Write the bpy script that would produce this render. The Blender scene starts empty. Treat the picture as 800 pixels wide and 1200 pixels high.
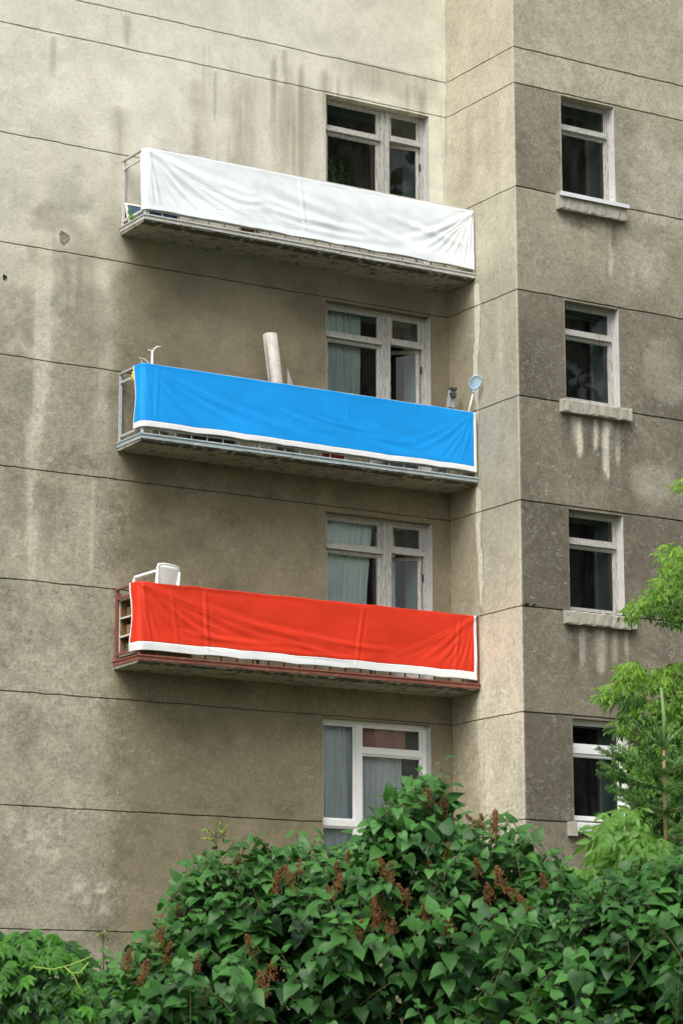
import bpy, bmesh, math, random
import numpy as np
from mathutils import Vector, Matrix
random.seed(7); RNG = np.random.default_rng(11)
SC = bpy.context.scene
COL = SC.collection
R = math.radians

# ------------------------------------------------------------------ camera (solved from the facade's joints)
CAM = np.array([-20.731, -30.698, -4.634]); YAW, PITCH, ROLL, FPX = R(31.671), R(11.667), R(-0.088), 3154.1
def cam_axes():
    cy, sy, cp, sp = math.cos(YAW), math.sin(YAW), math.cos(PITCH), math.sin(PITCH)
    f = np.array([sy*cp, cy*cp, sp]); r = np.array([cy, -sy, 0.0]); u = np.cross(r, f)
    c, s = math.cos(ROLL), math.sin(ROLL)
    return c*r + s*u, -s*r + c*u, f
RX, UX, FX = cam_axes()
cd = bpy.data.cameras.new('camera'); cam = bpy.data.objects.new('camera', cd); COL.objects.link(cam)
M4 = Matrix(((RX[0], UX[0], -FX[0], CAM[0]), (RX[1], UX[1], -FX[1], CAM[1]), (RX[2], UX[2], -FX[2], CAM[2]), (0, 0, 0, 1)))
cam.matrix_world = M4
cd.sensor_fit = 'VERTICAL'; cd.sensor_height = 24; cd.sensor_width = 16; cd.lens = FPX/1200*24
cd.clip_start = 0.1; cd.clip_end = 1000
cd.dof.use_dof = True; cd.dof.focus_distance = 37.0; cd.dof.aperture_fstop = 7.0
SC.camera = cam
def at(px, py, dist):                      # where a line of sight meets a given distance on the ground plan
    d = FX + (px-400)/FPX*RX + (600-py)/FPX*UX
    return CAM + dist*d/math.hypot(d[0], d[1])

GROUND = -6.25

# ------------------------------------------------------------------ numpy noise
def _h(ix, iy, seed):
    n = (ix.astype(np.int64)*374761393 + iy.astype(np.int64)*668265263 + seed*1442695041) & 0x7fffffff
    n = ((n ^ (n >> 13))*1274126177) & 0x7fffffff
    return ((n ^ (n >> 16)) & 0xffff)/65535.0
def vn(x, y, seed=0):
    x = np.asarray(x, float); y = np.asarray(y, float)
    ix, iy = np.floor(x), np.floor(y); fx, fy = x-ix, y-iy
    fx = fx*fx*(3-2*fx); fy = fy*fy*(3-2*fy)
    a, b, c, d = _h(ix, iy, seed), _h(ix+1, iy, seed), _h(ix, iy+1, seed), _h(ix+1, iy+1, seed)
    return (a*(1-fx)+b*fx)*(1-fy) + (c*(1-fx)+d*fx)*fy
def fbm(x, y, seed=0, octs=4):
    s, a, t = 0, .5, 0
    x = np.asarray(x, float); y = np.asarray(y, float)
    for o in range(octs):
        s = s + a*vn(x*2**o, y*2**o, seed+o*17); t += a; a *= .5
    return s/t
def sst(a, b, x):
    t = np.clip((x-a)/(b-a), 0, 1); return t*t*(3-2*t)

# ------------------------------------------------------------------ object helpers
def tag(o, label=None, cat=None, group=None, kind=None):
    if label: o['label'] = label
    if cat: o['category'] = cat
    if group: o['group'] = group
    if kind: o['kind'] = kind
    return o
def empty(name, loc, label=None, cat=None, group=None):
    o = bpy.data.objects.new(name, None); COL.objects.link(o); o.location = loc
    o.empty_display_size = .2
    return tag(o, label, cat, group)
def link(name, me, mats, parent=None, smooth=False):
    o = bpy.data.objects.new(name, me); COL.objects.link(o)
    for m in (mats if isinstance(mats, (list, tuple)) else [mats]): me.materials.append(m)
    if parent:
        o.parent = parent
        # every root sits unrotated: children keep world coordinates
        o.matrix_parent_inverse = Matrix.Translation(parent_loc(parent)).inverted()
    if smooth: me.polygons.foreach_set('use_smooth', [True]*len(me.polygons))
    return o
def parent_loc(p):
    v = Vector(p.location)
    q = p
    if q.parent: v = Vector((0, 0, 0))
    return v
def from_bm(name, bm, mats, parent=None, smooth=False, bevel=0):
    if bevel:
        es = [e for e in bm.edges if len(e.link_faces) == 2 and e.calc_face_angle(0) > .5]
        bmesh.ops.bevel(bm, geom=es, offset=bevel, segments=1, affect='EDGES', profile=.6)
    bmesh.ops.recalc_face_normals(bm, faces=bm.faces)
    me = bpy.data.meshes.new(name); bm.to_mesh(me); bm.free()
    return link(name, me, mats, parent, smooth)
def tri_mesh(name, V, F, attrs=None):      # fast mesh of triangles from numpy arrays
    me = bpy.data.meshes.new(name)
    me.vertices.add(len(V)); me.vertices.foreach_set('co', np.ascontiguousarray(V, dtype=np.float32).ravel())
    k = F.shape[1]
    me.loops.add(F.size); me.loops.foreach_set('vertex_index', np.ascontiguousarray(F, dtype=np.int32).ravel())
    me.polygons.add(len(F)); me.polygons.foreach_set('loop_start', np.arange(0, F.size, k, dtype=np.int32))
    if attrs:
        for n, a in attrs.items():
            if a.ndim == 1:
                at_ = me.attributes.new(n, 'FLOAT', 'POINT'); at_.data.foreach_set('value', a.astype(np.float32))
            else:
                c4 = np.ones((len(a), 4), np.float32); c4[:, :3] = a
                at_ = me.attributes.new(n, 'FLOAT_COLOR', 'POINT'); at_.data.foreach_set('color', c4.ravel())
    me.update(calc_edges=True); me.validate()
    return me
def box(bm, x0, x1, y0, y1, z0, z1, mat=0):
    vs = [bm.verts.new((x, y, z)) for x in (x0, x1) for y in (y0, y1) for z in (z0, z1)]
    for f in ((0, 1, 3, 2), (4, 6, 7, 5), (0, 4, 5, 1), (2, 3, 7, 6), (0, 2, 6, 4), (1, 5, 7, 3)):
        bm.faces.new([vs[i] for i in f]).material_index = mat
def hexa(bm, pts):
    vs = [bm.verts.new(p) for p in pts]
    for f in ((0, 1, 3, 2), (4, 6, 7, 5), (0, 4, 5, 1), (2, 3, 7, 6), (0, 2, 6, 4), (1, 5, 7, 3)): bm.faces.new([vs[i] for i in f])
def bar(bm, a, b, w, h=None):              # straight bar of rectangular section between two points
    h = h or w; a, b = Vector(a), Vector(b); d = (b-a).normalized()
    s = d.cross(Vector((0, 0, 1)))
    if s.length < .05: s = Vector((1, 0, 0))
    s.normalize(); t = s.cross(d)
    hexa(bm, [p + s*i*w/2 + t*j*h/2 for p in (a, b) for i in (-1, 1) for j in (-1, 1)])
def tube(bm, pts, rad, n=8, cap=True):     # round tube along points; rad number or list
    pts = [Vector(p) for p in pts]; rings = []
    prev = None
    for i, p in enumerate(pts):
        d = (pts[min(i+1, len(pts)-1)] - pts[max(i-1, 0)]).normalized()
        s = prev - d*prev.dot(d) if prev is not None else d.cross(Vector((.13, .31, .94)) if abs(d.z) < .9 else Vector((1, .2, 0)))
        s.normalize(); prev = s; t = d.cross(s)
        r = rad[i] if isinstance(rad, (list, tuple)) else rad
        rings.append([bm.verts.new(p + (s*math.cos(2*math.pi*k/n) + t*math.sin(2*math.pi*k/n))*r) for k in range(n)])
    for a, b in zip(rings, rings[1:]):
        for k in range(n): bm.faces.new((a[k], a[(k+1) % n], b[(k+1) % n], b[k]))
    if cap: bm.faces.new(rings[0][::-1]); bm.faces.new(rings[-1])

# ------------------------------------------------------------------ materials
MATS = {}
class NT:
    def __init__(s, name):
        s.m = bpy.data.materials.new(name); s.m.use_nodes = True; s.t = s.m.node_tree; s.t.nodes.clear()
        s.out = s.n('ShaderNodeOutputMaterial'); MATS[name] = s.m
    def n(s, ty, **kw):
        nd = s.t.nodes.new(ty)
        for k, v in kw.items(): setattr(nd, k, v)
        return nd
    def l(s, a, b): s.t.links.new(a, b)
    def set(s, nd, **kw):
        for k, v in kw.items(): nd.inputs[k.replace('_', ' ')].default_value = v
        return nd
    def noise(s, scale, detail=4, rough=.55, dist=0, vec=None, w=None):
        nd = s.n('ShaderNodeTexNoise'); s.set(nd, Scale=scale, Detail=detail, Roughness=rough, Distortion=dist)
        if vec is not None: s.l(vec, nd.inputs['Vector'])
        return nd
    def ramp(s, src, stops):
        r = s.n('ShaderNodeValToRGB'); e = r.color_ramp.elements
        while len(e) < len(stops): e.new(.5)
        for el, (p, c) in zip(e, stops): el.position = p; el.color = (*c, 1) if isinstance(c, tuple) else (c, c, c, 1)
        s.l(src, r.inputs[0]); return r
    def mix(s, a, b, fac, blend='MIX'):
        m = s.n('ShaderNodeMix', data_type='RGBA', blend_type=blend, clamp_factor=True)
        for v, i in ((a, 6), (b, 7), (fac, 0)):
            if hasattr(v, 'is_linked') or isinstance(v, bpy.types.NodeSocket): s.l(v, m.inputs[i])
            else: m.inputs[i].default_value = (*v, 1) if isinstance(v, tuple) else v
        return m.outputs[2]
    def math(s, op, a, b=0):
        m = s.n('ShaderNodeMath', operation=op)
        for v, i in ((a, 0), (b, 1)):
            if isinstance(v, bpy.types.NodeSocket): s.l(v, m.inputs[i])
            else: m.inputs[i].default_value = v
        return m.outputs[0]
    def obj(s): return s.n('ShaderNodeTexCoord').outputs['Object']
    def mapping(s, vec, scale, loc=(0, 0, 0)):
        m = s.n('ShaderNodeMapping'); s.l(vec, m.inputs[0]); m.inputs['Scale'].default_value = scale; m.inputs['Location'].default_value = loc
        return m.outputs[0]
    def bump(s, h, strength=.4, dist=.01, normal=None):
        b = s.n('ShaderNodeBump'); s.set(b, Strength=strength, Distance=dist); s.l(h, b.inputs['Height'])
        if normal is not None: s.l(normal, b.inputs['Normal'])
        return b.outputs[0]
    def pbr(s, col, rough=.6, metal=0, normal=None, spec=.5):
        p = s.n('ShaderNodeBsdfPrincipled')
        for v, k in ((col, 'Base Color'), (rough, 'Roughness'), (metal, 'Metallic'), (spec, 'Specular IOR Level')):
            if isinstance(v, bpy.types.NodeSocket): s.l(v, p.inputs[k])
            else: p.inputs[k].default_value = (*v, 1) if isinstance(v, tuple) else v
        if normal is not None: s.l(normal, p.inputs['Normal'])
        s.l(p.outputs[0], s.out.inputs[0]); return p

def mat_plaster():
    t = NT('plaster'); o = t.obj()
    col = t.n('ShaderNodeAttribute', attribute_name='col').outputs['Color']
    fl = t.n('ShaderNodeAttribute', attribute_name='fleck').outputs['Fac']
    gr = t.math('ADD', t.math('MULTIPLY', fl, .72), .24)
    n1 = t.noise(1.7, 6, .62, .6, o); n2 = t.noise(19, 6, .66, .5, o); n3 = t.noise(52, 5, .68, .4, o); n4 = t.noise(5.2, 7, .68, 1.2, o)
    c = t.mix(col, t.ramp(n1.outputs[0], [(.25, .66), (.5, 1.0), (.75, 1.2)]).outputs[0], t.math('ADD', t.math('MULTIPLY', gr, .4), .3), 'MULTIPLY')
    c = t.mix(c, t.ramp(n2.outputs[0], [(.28, .62), (.5, 1.0), (.75, 1.30)]).outputs[0], t.math('MULTIPLY', gr, .95), 'MULTIPLY')
    c = t.mix(c, t.ramp(n3.outputs[0], [(.3, .55), (.5, 1.0), (.72, 1.42)]).outputs[0], t.math('MULTIPLY', gr, .62), 'MULTIPLY')
    c = t.mix(c, t.ramp(n4.outputs[0], [(.28, .66), (.5, 1.0), (.72, 1.26)]).outputs[0], t.math('MULTIPLY', gr, .85), 'MULTIPLY')
    # hairline trowel marks with pale efflorescence along their ridges
    sk = t.mapping(o, (1, 1, 1.5)); f1 = t.noise(4.2, 5, .58, 2.6, sk)
    ridge = t.ramp(f1.outputs[0], [(.484, 0.0), (.498, 1.0), (.503, 1.0), (.522, 0.0)])
    patch = t.ramp(t.noise(1.1, 4, .6, .4, t.mapping(o, (1, 1, 1), (5, 2, 9))).outputs[0], [(.40, 0.0), (.60, 1.0)])
    brk = t.ramp(t.noise(11, 4, .6, .5, o).outputs[0], [(.47, 0.0), (.56, 1.0)])
    m = t.math('MULTIPLY', t.math('MULTIPLY', ridge.outputs[0], patch.outputs[0]), t.math('MULTIPLY', brk.outputs[0], fl))
    c = t.mix(c, (.66, .64, .56), t.math('MULTIPLY', m, .95))
    f2 = t.noise(9.0, 4, .6, 3.2, t.mapping(o, (1, 1, 1.3), (7, 3, 2)))
    r2 = t.ramp(f2.outputs[0], [(.484, 0.0), (.498, 1.0), (.502, 1.0), (.522, 0.0)])
    p2 = t.ramp(t.noise(1.9, 4, .6, .4, t.mapping(o, (1, 1, 1), (15, 2, 5))).outputs[0], [(.46, 0.0), (.62, 1.0)])
    c = t.mix(c, (.60, .58, .50), t.math('MULTIPLY', t.math('MULTIPLY', t.math('MULTIPLY', r2.outputs[0], p2.outputs[0]), t.math('MULTIPLY', brk.outputs[0], fl)), .8))
    # dark hairlines and pores
    pores = t.ramp(t.noise(38, 2, .5, 0, t.mapping(o, (1, 1, 1), (3, 3, 3))).outputs[0], [(.24, 1.0), (.31, 0.0)])
    c = t.mix(c, (.09, .08, .06), t.math('MULTIPLY', pores.outputs[0], .5))
    cr = t.ramp(t.noise(.9, 7, .7, 1.2, t.mapping(o, (1, 1, .6), (9, 1, 4))).outputs[0], [(.497, 0.0), (.5, 1.0), (.503, 0.0)])
    crm = t.ramp(t.noise(.5, 2, .5, 0, t.mapping(o, (1, 1, 1), (2, 8, 1))).outputs[0], [(.55, 0.0), (.62, 1.0)])
    c = t.mix(c, (.12, .11, .08), t.math('MULTIPLY', t.math('MULTIPLY', cr.outputs[0], crm.outputs[0]), .55))
    h = t.math('ADD', t.math('MULTIPLY', n2.outputs[0], .5), t.math('MULTIPLY', n3.outputs[0], .35))
    h = t.math('ADD', h, t.math('MULTIPLY', t.math('MULTIPLY', t.math('MULTIPLY', ridge.outputs[0], patch.outputs[0]), fl), .3))
    t.pbr(c, .92, 0, t.bump(h, .8, .016), .25); return t.m
def mat_simple(name, col, rough=.6, metal=0, var=.25, scale=9, bump=.1, dist=.004, stretch=(1, 1, 1), spec=.5, dirt=None, dirt_at=(.55, .7), grain=60):
    t = NT(name); o = t.mapping(t.obj(), stretch)
    n = t.noise(scale, 6, .62, .3, o); g = t.noise(grain, 3, .6, 0, o)
    c = t.mix(col, t.ramp(n.outputs[0], [(.25, 1-var), (.5, 1.0), (.75, 1+var)]).outputs[0], 1.0, 'MULTIPLY')
    c = t.mix(c, t.ramp(g.outputs[0], [(.3, 1-var*.6), (.5, 1.0), (.7, 1+var*.5)]).outputs[0], 1.0, 'MULTIPLY')
    if dirt:
        d = t.ramp(t.noise(scale*1.7, 7, .68, .8, t.mapping(o, (1, 1, 1), (4, 7, 1))).outputs[0], [(dirt_at[0], 0.0), (dirt_at[1], 1.0)])
        c = t.mix(c, dirt, d.outputs[0])
    t.pbr(c, rough, metal, t.bump(t.math('ADD', n.outputs[0], g.outputs[0]), bump, dist), spec); return t.m
def mat_cloth(name, col, rough=.62, weave=900, spec=.35, trans=.12):
    t = NT(name); o = t.obj()
    n = t.noise(2.2, 4, .55, .2, o); g = t.noise(weave, 2, .5, 0, t.mapping(o, (1, 1, 1)))
    c = t.mix(col, t.ramp(n.outputs[0], [(.3, .90), (.5, 1.0), (.7, 1.06)]).outputs[0], 1.0, 'MULTIPLY')
    p = t.pbr(c, rough, 0, t.bump(g.outputs[0], .08, .001), spec)
    tr = t.n('ShaderNodeBsdfTranslucent'); t.l(c, tr.inputs[0])
    mx = t.n('ShaderNodeMixShader'); mx.inputs[0].default_value = trans
    t.l(p.outputs[0], mx.inputs[1]); t.l(tr.outputs[0], mx.inputs[2]); t.l(mx.outputs[0], t.out.inputs[0]); return t.m
def mat_glass(name='window_glass', tint=(.86, .93, .92), refl=1.0):
    t = NT(name); o = t.obj()
    f = t.n('ShaderNodeFresnel'); f.inputs[0].default_value = 1.52
    g = t.n('ShaderNodeBsdfGlossy'); g.inputs['Roughness'].default_value = .02
    nb = t.noise(1.6, 2, .5, 0, o); b = t.bump(nb.outputs[0], .12, .02); t.l(b, g.inputs['Normal'])
    tr = t.n('ShaderNodeBsdfTransparent'); tr.inputs[0].default_value = (*tint, 1)
    # thin film of dust on the pane
    df = t.n('ShaderNodeBsdfDiffuse'); df.inputs[0].default_value = (.4, .4, .36, 1)
    d = t.ramp(t.noise(4, 5, .6, .3, t.mapping(o, (1, 1, .35))).outputs[0], [(.4, .005), (.75, .045)])
    m0 = t.n('ShaderNodeMixShader'); t.l(d.outputs[0], m0.inputs[0]); t.l(tr.outputs[0], m0.inputs[1]); t.l(df.outputs[0], m0.inputs[2])
    mx = t.n('ShaderNodeMixShader'); t.l(t.math('MULTIPLY', f.outputs[0], refl), mx.inputs[0])
    t.l(m0.outputs[0], mx.inputs[1]); t.l(g.outputs[0], mx.inputs[2]); t.l(mx.outputs[0], t.out.inputs[0]); return t.m
def mat_leaf(name, dark, light, back=None, trans=.25, rough=.42, spec=.4):
    t = NT(name)
    a = t.n('ShaderNodeAttribute', attribute_name='rnd').outputs['Fac']
    mid = tuple((d+l)/2 for d, l in zip(dark, light))
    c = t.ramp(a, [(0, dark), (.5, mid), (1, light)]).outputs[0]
    n = t.noise(30, 3, .6, 0, t.obj())
    c = t.mix(c, t.ramp(n.outputs[0], [(.3, .8), (.7, 1.15)]).outputs[0], 1.0, 'MULTIPLY')
    p = t.pbr(c, rough, 0, t.bump(n.outputs[0], .15, .004), spec)
    tr = t.n('ShaderNodeBsdfTranslucent'); t.l(t.mix(c, (1.35, 1.5, .5), 1.0, 'MULTIPLY'), tr.inputs[0])
    mx = t.n('ShaderNodeMixShader'); mx.inputs[0].default_value = trans
    t.l(p.outputs[0], mx.inputs[1]); t.l(tr.outputs[0], mx.inputs[2]); t.l(mx.outputs[0], t.out.inputs[0]); return t.m

PLASTER = mat_plaster()
REVEAL = mat_simple('reveal_paint', (.52, .51, .50), .7, 0, .12, 7, .3, .004, dirt=(.30, .28, .23), dirt_at=(.58, .72))
INNER = mat_simple('inner_reveal_paint', (.42, .55, .54), .6, 0, .15, 5, .1)
OLDWHITE = mat_simple('weathered_white_paint', (.43, .425, .40), .6, 0, .2, 11, .3, .003, (3, 3, .5), dirt=(.17, .15, .11), dirt_at=(.50, .66))
PVC = mat_simple('white_plastic_frame', (.74, .75, .75), .35, 0, .05, 4, .02)
DARKWOOD = mat_simple('gasket', (.06, .055, .05), .7, 0, .2)
ROOM = mat_simple('room_wall', (.16, .145, .12), .9, 0, .25, 2, .05)
GLASS = mat_glass()
CONCRETE = mat_simple('slab_concrete', (.33, .31, .25), .92, 0, .28, 5, .5, .01, dirt=(.07, .06, .045), dirt_at=(.52, .64))
GRIME = mat_simple('slab_edge_grime', (.075, .065, .05), .95, 0, .4, 14, .6, .01, dirt=(.25, .23, .18), dirt_at=(.56, .66))
SILLC = mat_simple('sill_concrete', (.36, .345, .285), .9, 0, .18, 9, .4, .008, (1, 1, .6), dirt=(.16, .15, .12), dirt_at=(.56, .68))
TIN = mat_simple('sill_sheet_metal', (.72, .74, .76), .45, .15, .12, 6, .1)
TRIM_W = mat_simple('edge_strip_grey_white', (.50, .50, .47), .55, 0, .2, 12, .3, .003, (.5, 1, 1), dirt=(.20, .17, .12), dirt_at=(.55, .66))
TRIM_B = mat_simple('edge_strip_blue_grey', (.36, .43, .46), .5, 0, .2, 12, .3, .003, (.5, 1, 1), dirt=(.52, .53, .50), dirt_at=(.55, .62))
TRIM_R = mat_simple('edge_strip_red_brown', (.22, .075, .05), .55, 0, .25, 12, .3, .003, (.5, 1, 1), dirt=(.33, .22, .18), dirt_at=(.58, .68))
RAIL_W = mat_simple('rail_white', (.55, .54, .50), .5, 0, .15, 14, .15, .002, dirt=(.22, .17, .11), dirt_at=(.58, .68))
RAIL_B = mat_simple('rail_grey', (.42, .44, .44), .5, 0, .15, 14, .15, .002, dirt=(.22, .19, .15), dirt_at=(.58, .68))
RAIL_R = mat_simple('rail_red_brown', (.21, .075, .055), .5, 0, .2, 14, .15, .002)
LEDGE = mat_simple('ledge_concrete', (.4, .38, .32), .9, 0, .2, 6, .4, .01)
BAN_W = mat_cloth('banner_white_cloth', (.84, .89, .92)); HEM = mat_cloth('hem_white_cloth', (.82, .83, .83))
BAN_B = mat_cloth('banner_blue_cloth', (.001, .30, .80), trans=.06); BAN_R = mat_cloth('banner_red_cloth', (.66, .033, .008), trans=.06)
WHITEPL = mat_simple('white_plastic', (.82, .82, .79), .4, 0, .08, 5, .05, dirt=(.5, .49, .44), dirt_at=(.6, .8))

# ------------------------------------------------------------------ world, sun
w = bpy.data.worlds.new('World'); SC.world = w; w.use_nodes = True
nt = w.node_tree; nt.nodes.clear()
SUN_DIR = Vector((-.60, -.52, 1.0)).normalized()        # towards the light
el = math.asin(SUN_DIR.z); az = math.atan2(SUN_DIR.x, SUN_DIR.y)
sky = nt.nodes.new('ShaderNodeTexSky'); sky.sky_type = 'NISHITA'; sky.sun_disc = False
sky.sun_elevation = el; sky.sun_rotation = az; sky.air_density = 1.2; sky.dust_density = 5; sky.ozone_density = 1
hs = nt.nodes.new('ShaderNodeHueSaturation'); hs.inputs['Saturation'].default_value = .34
bg = nt.nodes.new('ShaderNodeBackground'); bg.inputs[1].default_value = .12
wo = nt.nodes.new('ShaderNodeOutputWorld')
nt.links.new(sky.outputs[0], hs.inputs['Color']); nt.links.new(hs.outputs[0], bg.inputs[0]); nt.links.new(bg.outputs[0], wo.inputs[0])
sl = bpy.data.lights.new('sun', 'SUN'); sl.energy = 1.5; sl.angle = R(35); sl.color = (1, .985, .955)
so = bpy.data.objects.new('sun', sl); COL.objects.link(so); so.rotation_euler = (-SUN_DIR).to_track_quat('-Z', 'Y').to_euler(); so.location = (-30, -30, 30)
SC.view_settings.view_transform = 'Standard'; SC.view_settings.look = 'None'; SC.view_settings.gamma = 1
SC.view_settings.exposure = 0.82

# ------------------------------------------------------------------ ground
bm = bmesh.new(); bmesh.ops.create_grid(bm, x_segments=60, y_segments=60, size=300)
for v in bm.verts: v.co.z = GROUND + .04*math.sin(v.co.x*.7)*math.cos(v.co.y*.5)
GRASSM = mat_simple('lawn', (.055, .085, .025), .95, 0, .5, 3, .8, .05, dirt=(.11, .085, .055), dirt_at=(.5, .62))
tag(from_bm('ground', bm, GRASSM), kind='structure')

# ------------------------------------------------------------------ the building
D = 1.685; XL = -5.229; DB = .696
ZJ = [12.4, 9.365, 8.832, 7.32, 5.832, 4.331, 2.877, 1.425, 0.0, -1.431, -2.95]
ZB = [6.301, 3.361, .484]
ZTOP = 14.2
bld = empty('apartment_building', (0, 0, GROUND), 'weathered grey plaster apartment building with stacked balconies and recessed corner behind the bushes', 'building')

def grid_wall(name, us, openings, xyz, depth_fn, col_fn, fleck_fn, inward, step=.045, jw=.0085):
    """plaster sheet with real grooves at the joints and reveals at the openings"""
    u0, u1 = us
    U = set(np.round(np.arange(u0, u1, step), 4)) | {u1}
    for o in openings: U |= {o[0], o[1]}
    U = sorted(U); keep = [U[0]]
    fixed = {o[0] for o in openings} | {o[1] for o in openings} | {u0, u1}
    for v in U[1:]:
        if v - keep[-1] < .02:
            if v in fixed: keep[-1] = v
            continue
        keep.append(v)
    U = np.array(keep)
    rows = {}
    for z in np.arange(GROUND-.3, ZTOP, step): rows[round(z, 4)] = 0
    for o in openings: rows[o[2]] = 0; rows[o[3]] = 0
    rows[ZTOP] = 0
    g = jw
    fixz = {o[2] for o in openings} | {o[3] for o in openings} | {ZTOP}
    zl = [z for z in sorted(rows)]
    zl = [z for z in zl if all(abs(z-j) > .028 for j in ZJ) or z in fixz]
    zz = [zl[0]]
    for v in zl[1:]:
        if v - zz[-1] < .018:
            if v in fixz: zz[-1] = v
            continue
        zz.append(v)
    Z = [(z, 0.0, None) for z in zz]
    for j in ZJ: Z += [(j-g-.005, 0, j), (j-g, 0, j), (j-g*.72, .018, j), (j+g*.72, .018, j), (j+g, 0, j), (j+g+.005, 0, j)]
    Z.sort(); Zv = np.array([z[0] for z in Z]); Off = np.array([z[1] for z in Z]); isj = np.array([z[2] is not None for z in Z])
    nu, nz = len(U), len(Zv)
    UU, ZZ = np.meshgrid(U, Zv)             # rows z, cols u
    JJ = np.array([z[2] if z[2] is not None else 0 for z in Z])
    jit = (fbm(UU*5, JJ[:, None]*3 + 0*UU, 5, 3)-.5)*.016 + (fbm(UU*28, ZZ*40, 8, 2)-.5)*.006
    ZW = ZZ + jit*isj[:, None]
    # uneven hand-floated face
    off = Off[:, None] + (fbm(UU*1.3, ZZ*1.3, 21, 4)-.5)*.010
    off += (fbm(UU*22, ZZ*22, 31, 2)-.5)*.002
    for o in openings:                     # arrises by the openings stay straight
        near = (UU > o[0]-.03) & (UU < o[1]+.03) & (ZZ > o[2]-.03) & (ZZ < o[3]+.012)
        off = np.where(near & ~isj[:, None], 0, off)
    P = xyz(UU, ZW, off)
    V = P.reshape(-1, 3)
    colr = col_fn(UU, ZZ)
    dirtline = np.where((Off[:, None] > 0), .42 + .5*fbm(UU*2.5, ZZ*9, 77, 3), 1.0)
    colr = colr*dirtline[..., None]
    fle = fleck_fn(UU, ZZ)
    skip = np.zeros((nz-1, nu-1), bool)
    for o in openings:
        uc = (U[:-1]+U[1:])/2; zc = (Zv[:-1]+Zv[1:])/2
        skip |= ((uc > o[0]) & (uc < o[1]))[None, :] & ((zc > o[2]) & (zc < o[3]))[:, None]
    idx = np.arange(nu*nz).reshape(nz, nu)
    a, b, c, d = idx[:-1, :-1], idx[:-1, 1:], idx[1:, 1:], idx[1:, :-1]
    F = np.stack([a, b, c, d], -1)[~skip]
    me_v = [V]; me_f = [F]; me_m = [np.zeros(len(F), int)]
    colv = [colr.reshape(-1, 3)]; flv = [fle.reshape(-1)]
    base = len(V); V2, F2, M2, C2 = [], [], [], []
    DEP = (0.0, .17, .70)
    for i in range(nz-1):
        for k in range(nu-1):
            if not skip[i, k]: continue
            for (di, dk, e) in ((0, -1, ((i, k), (i+1, k))), (0, 1, ((i+1, k+1), (i, k+1))), (-1, 0, ((i, k+1), (i, k))), (1, 0, ((i+1, k), (i+1, k+1)))):
                ii, kk = i+di, k+dk
                if 0 <= ii < nz-1 and 0 <= kk < nu-1 and skip[ii, kk]: continue
                p0, p1 = P[e[0]], P[e[1]]
                for s in (0, 1):
                    n0 = base + len(V2)
                    for pt, dd in ((p0, DEP[s]), (p1, DEP[s]), (p1, DEP[s+1]), (p0, DEP[s+1])): V2.append(pt + inward*dd)
                    F2.append((n0, n0+1, n0+2, n0+3)); M2.append((1 if dk else 0) if s == 0 else 2)
                    C2 += [colr[e[0]]*1.0]*4
    if V2:
        me_v.append(np.array(V2)); me_f.append(np.array(F2)); me_m.append(np.array(M2)); colv.append(np.array(C2)); flv.append(np.zeros(len(V2)))
    VV, FF, MM = np.concatenate(me_v), np.concatenate(me_f), np.concatenate(me_m)
    me = tri_mesh(name, VV, FF, {'col': np.concatenate(colv), 'fleck': np.concatenate(flv)})
    o = link(name, me, [PLASTER, REVEAL, INNER], bld)
    me.polygons.foreach_set('material_index', MM.astype(np.int32)); 
    return o

CLEAN_LIT = np.array([.67, .65, .555]); MID = np.array([.262, .236, .166]); DIRT = np.array([.235, .21, .15]); PALE = np.array([.62, .585, .48]); BLACK = np.array([.12, .11, .085])
def lerp(a, b, t): return a + (b-a)*t[..., None]
def streak(u, z, uc, wd, ztop, length, seed):           # a run of water down the wall, ragged at its sides
    wob = (fbm(z*1.2+seed, z*0+seed, seed, 3)-.5)*.12
    t = (ztop-z)/length
    prof = np.exp(-((u-uc-wob)/(wd*(1-.35*np.clip(t, 0, 1))))**2)
    rag = .55 + .9*(fbm(u*26, z*1.2, seed+3, 3)-.35)
    return np.clip(prof*rag, 0, 1)*sst(-.02, .04, t)*(1-sst(.55, 1, t))
def blob(u, z, uc, zc, ru, rz, seed):
    d = np.sqrt(((u-uc)/ru)**2 + ((z-zc)/rz)**2) + (fbm(u*3, z*3, seed, 4)-.5)*1.1
    return 1-sst(.45, 1.0, d)

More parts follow.
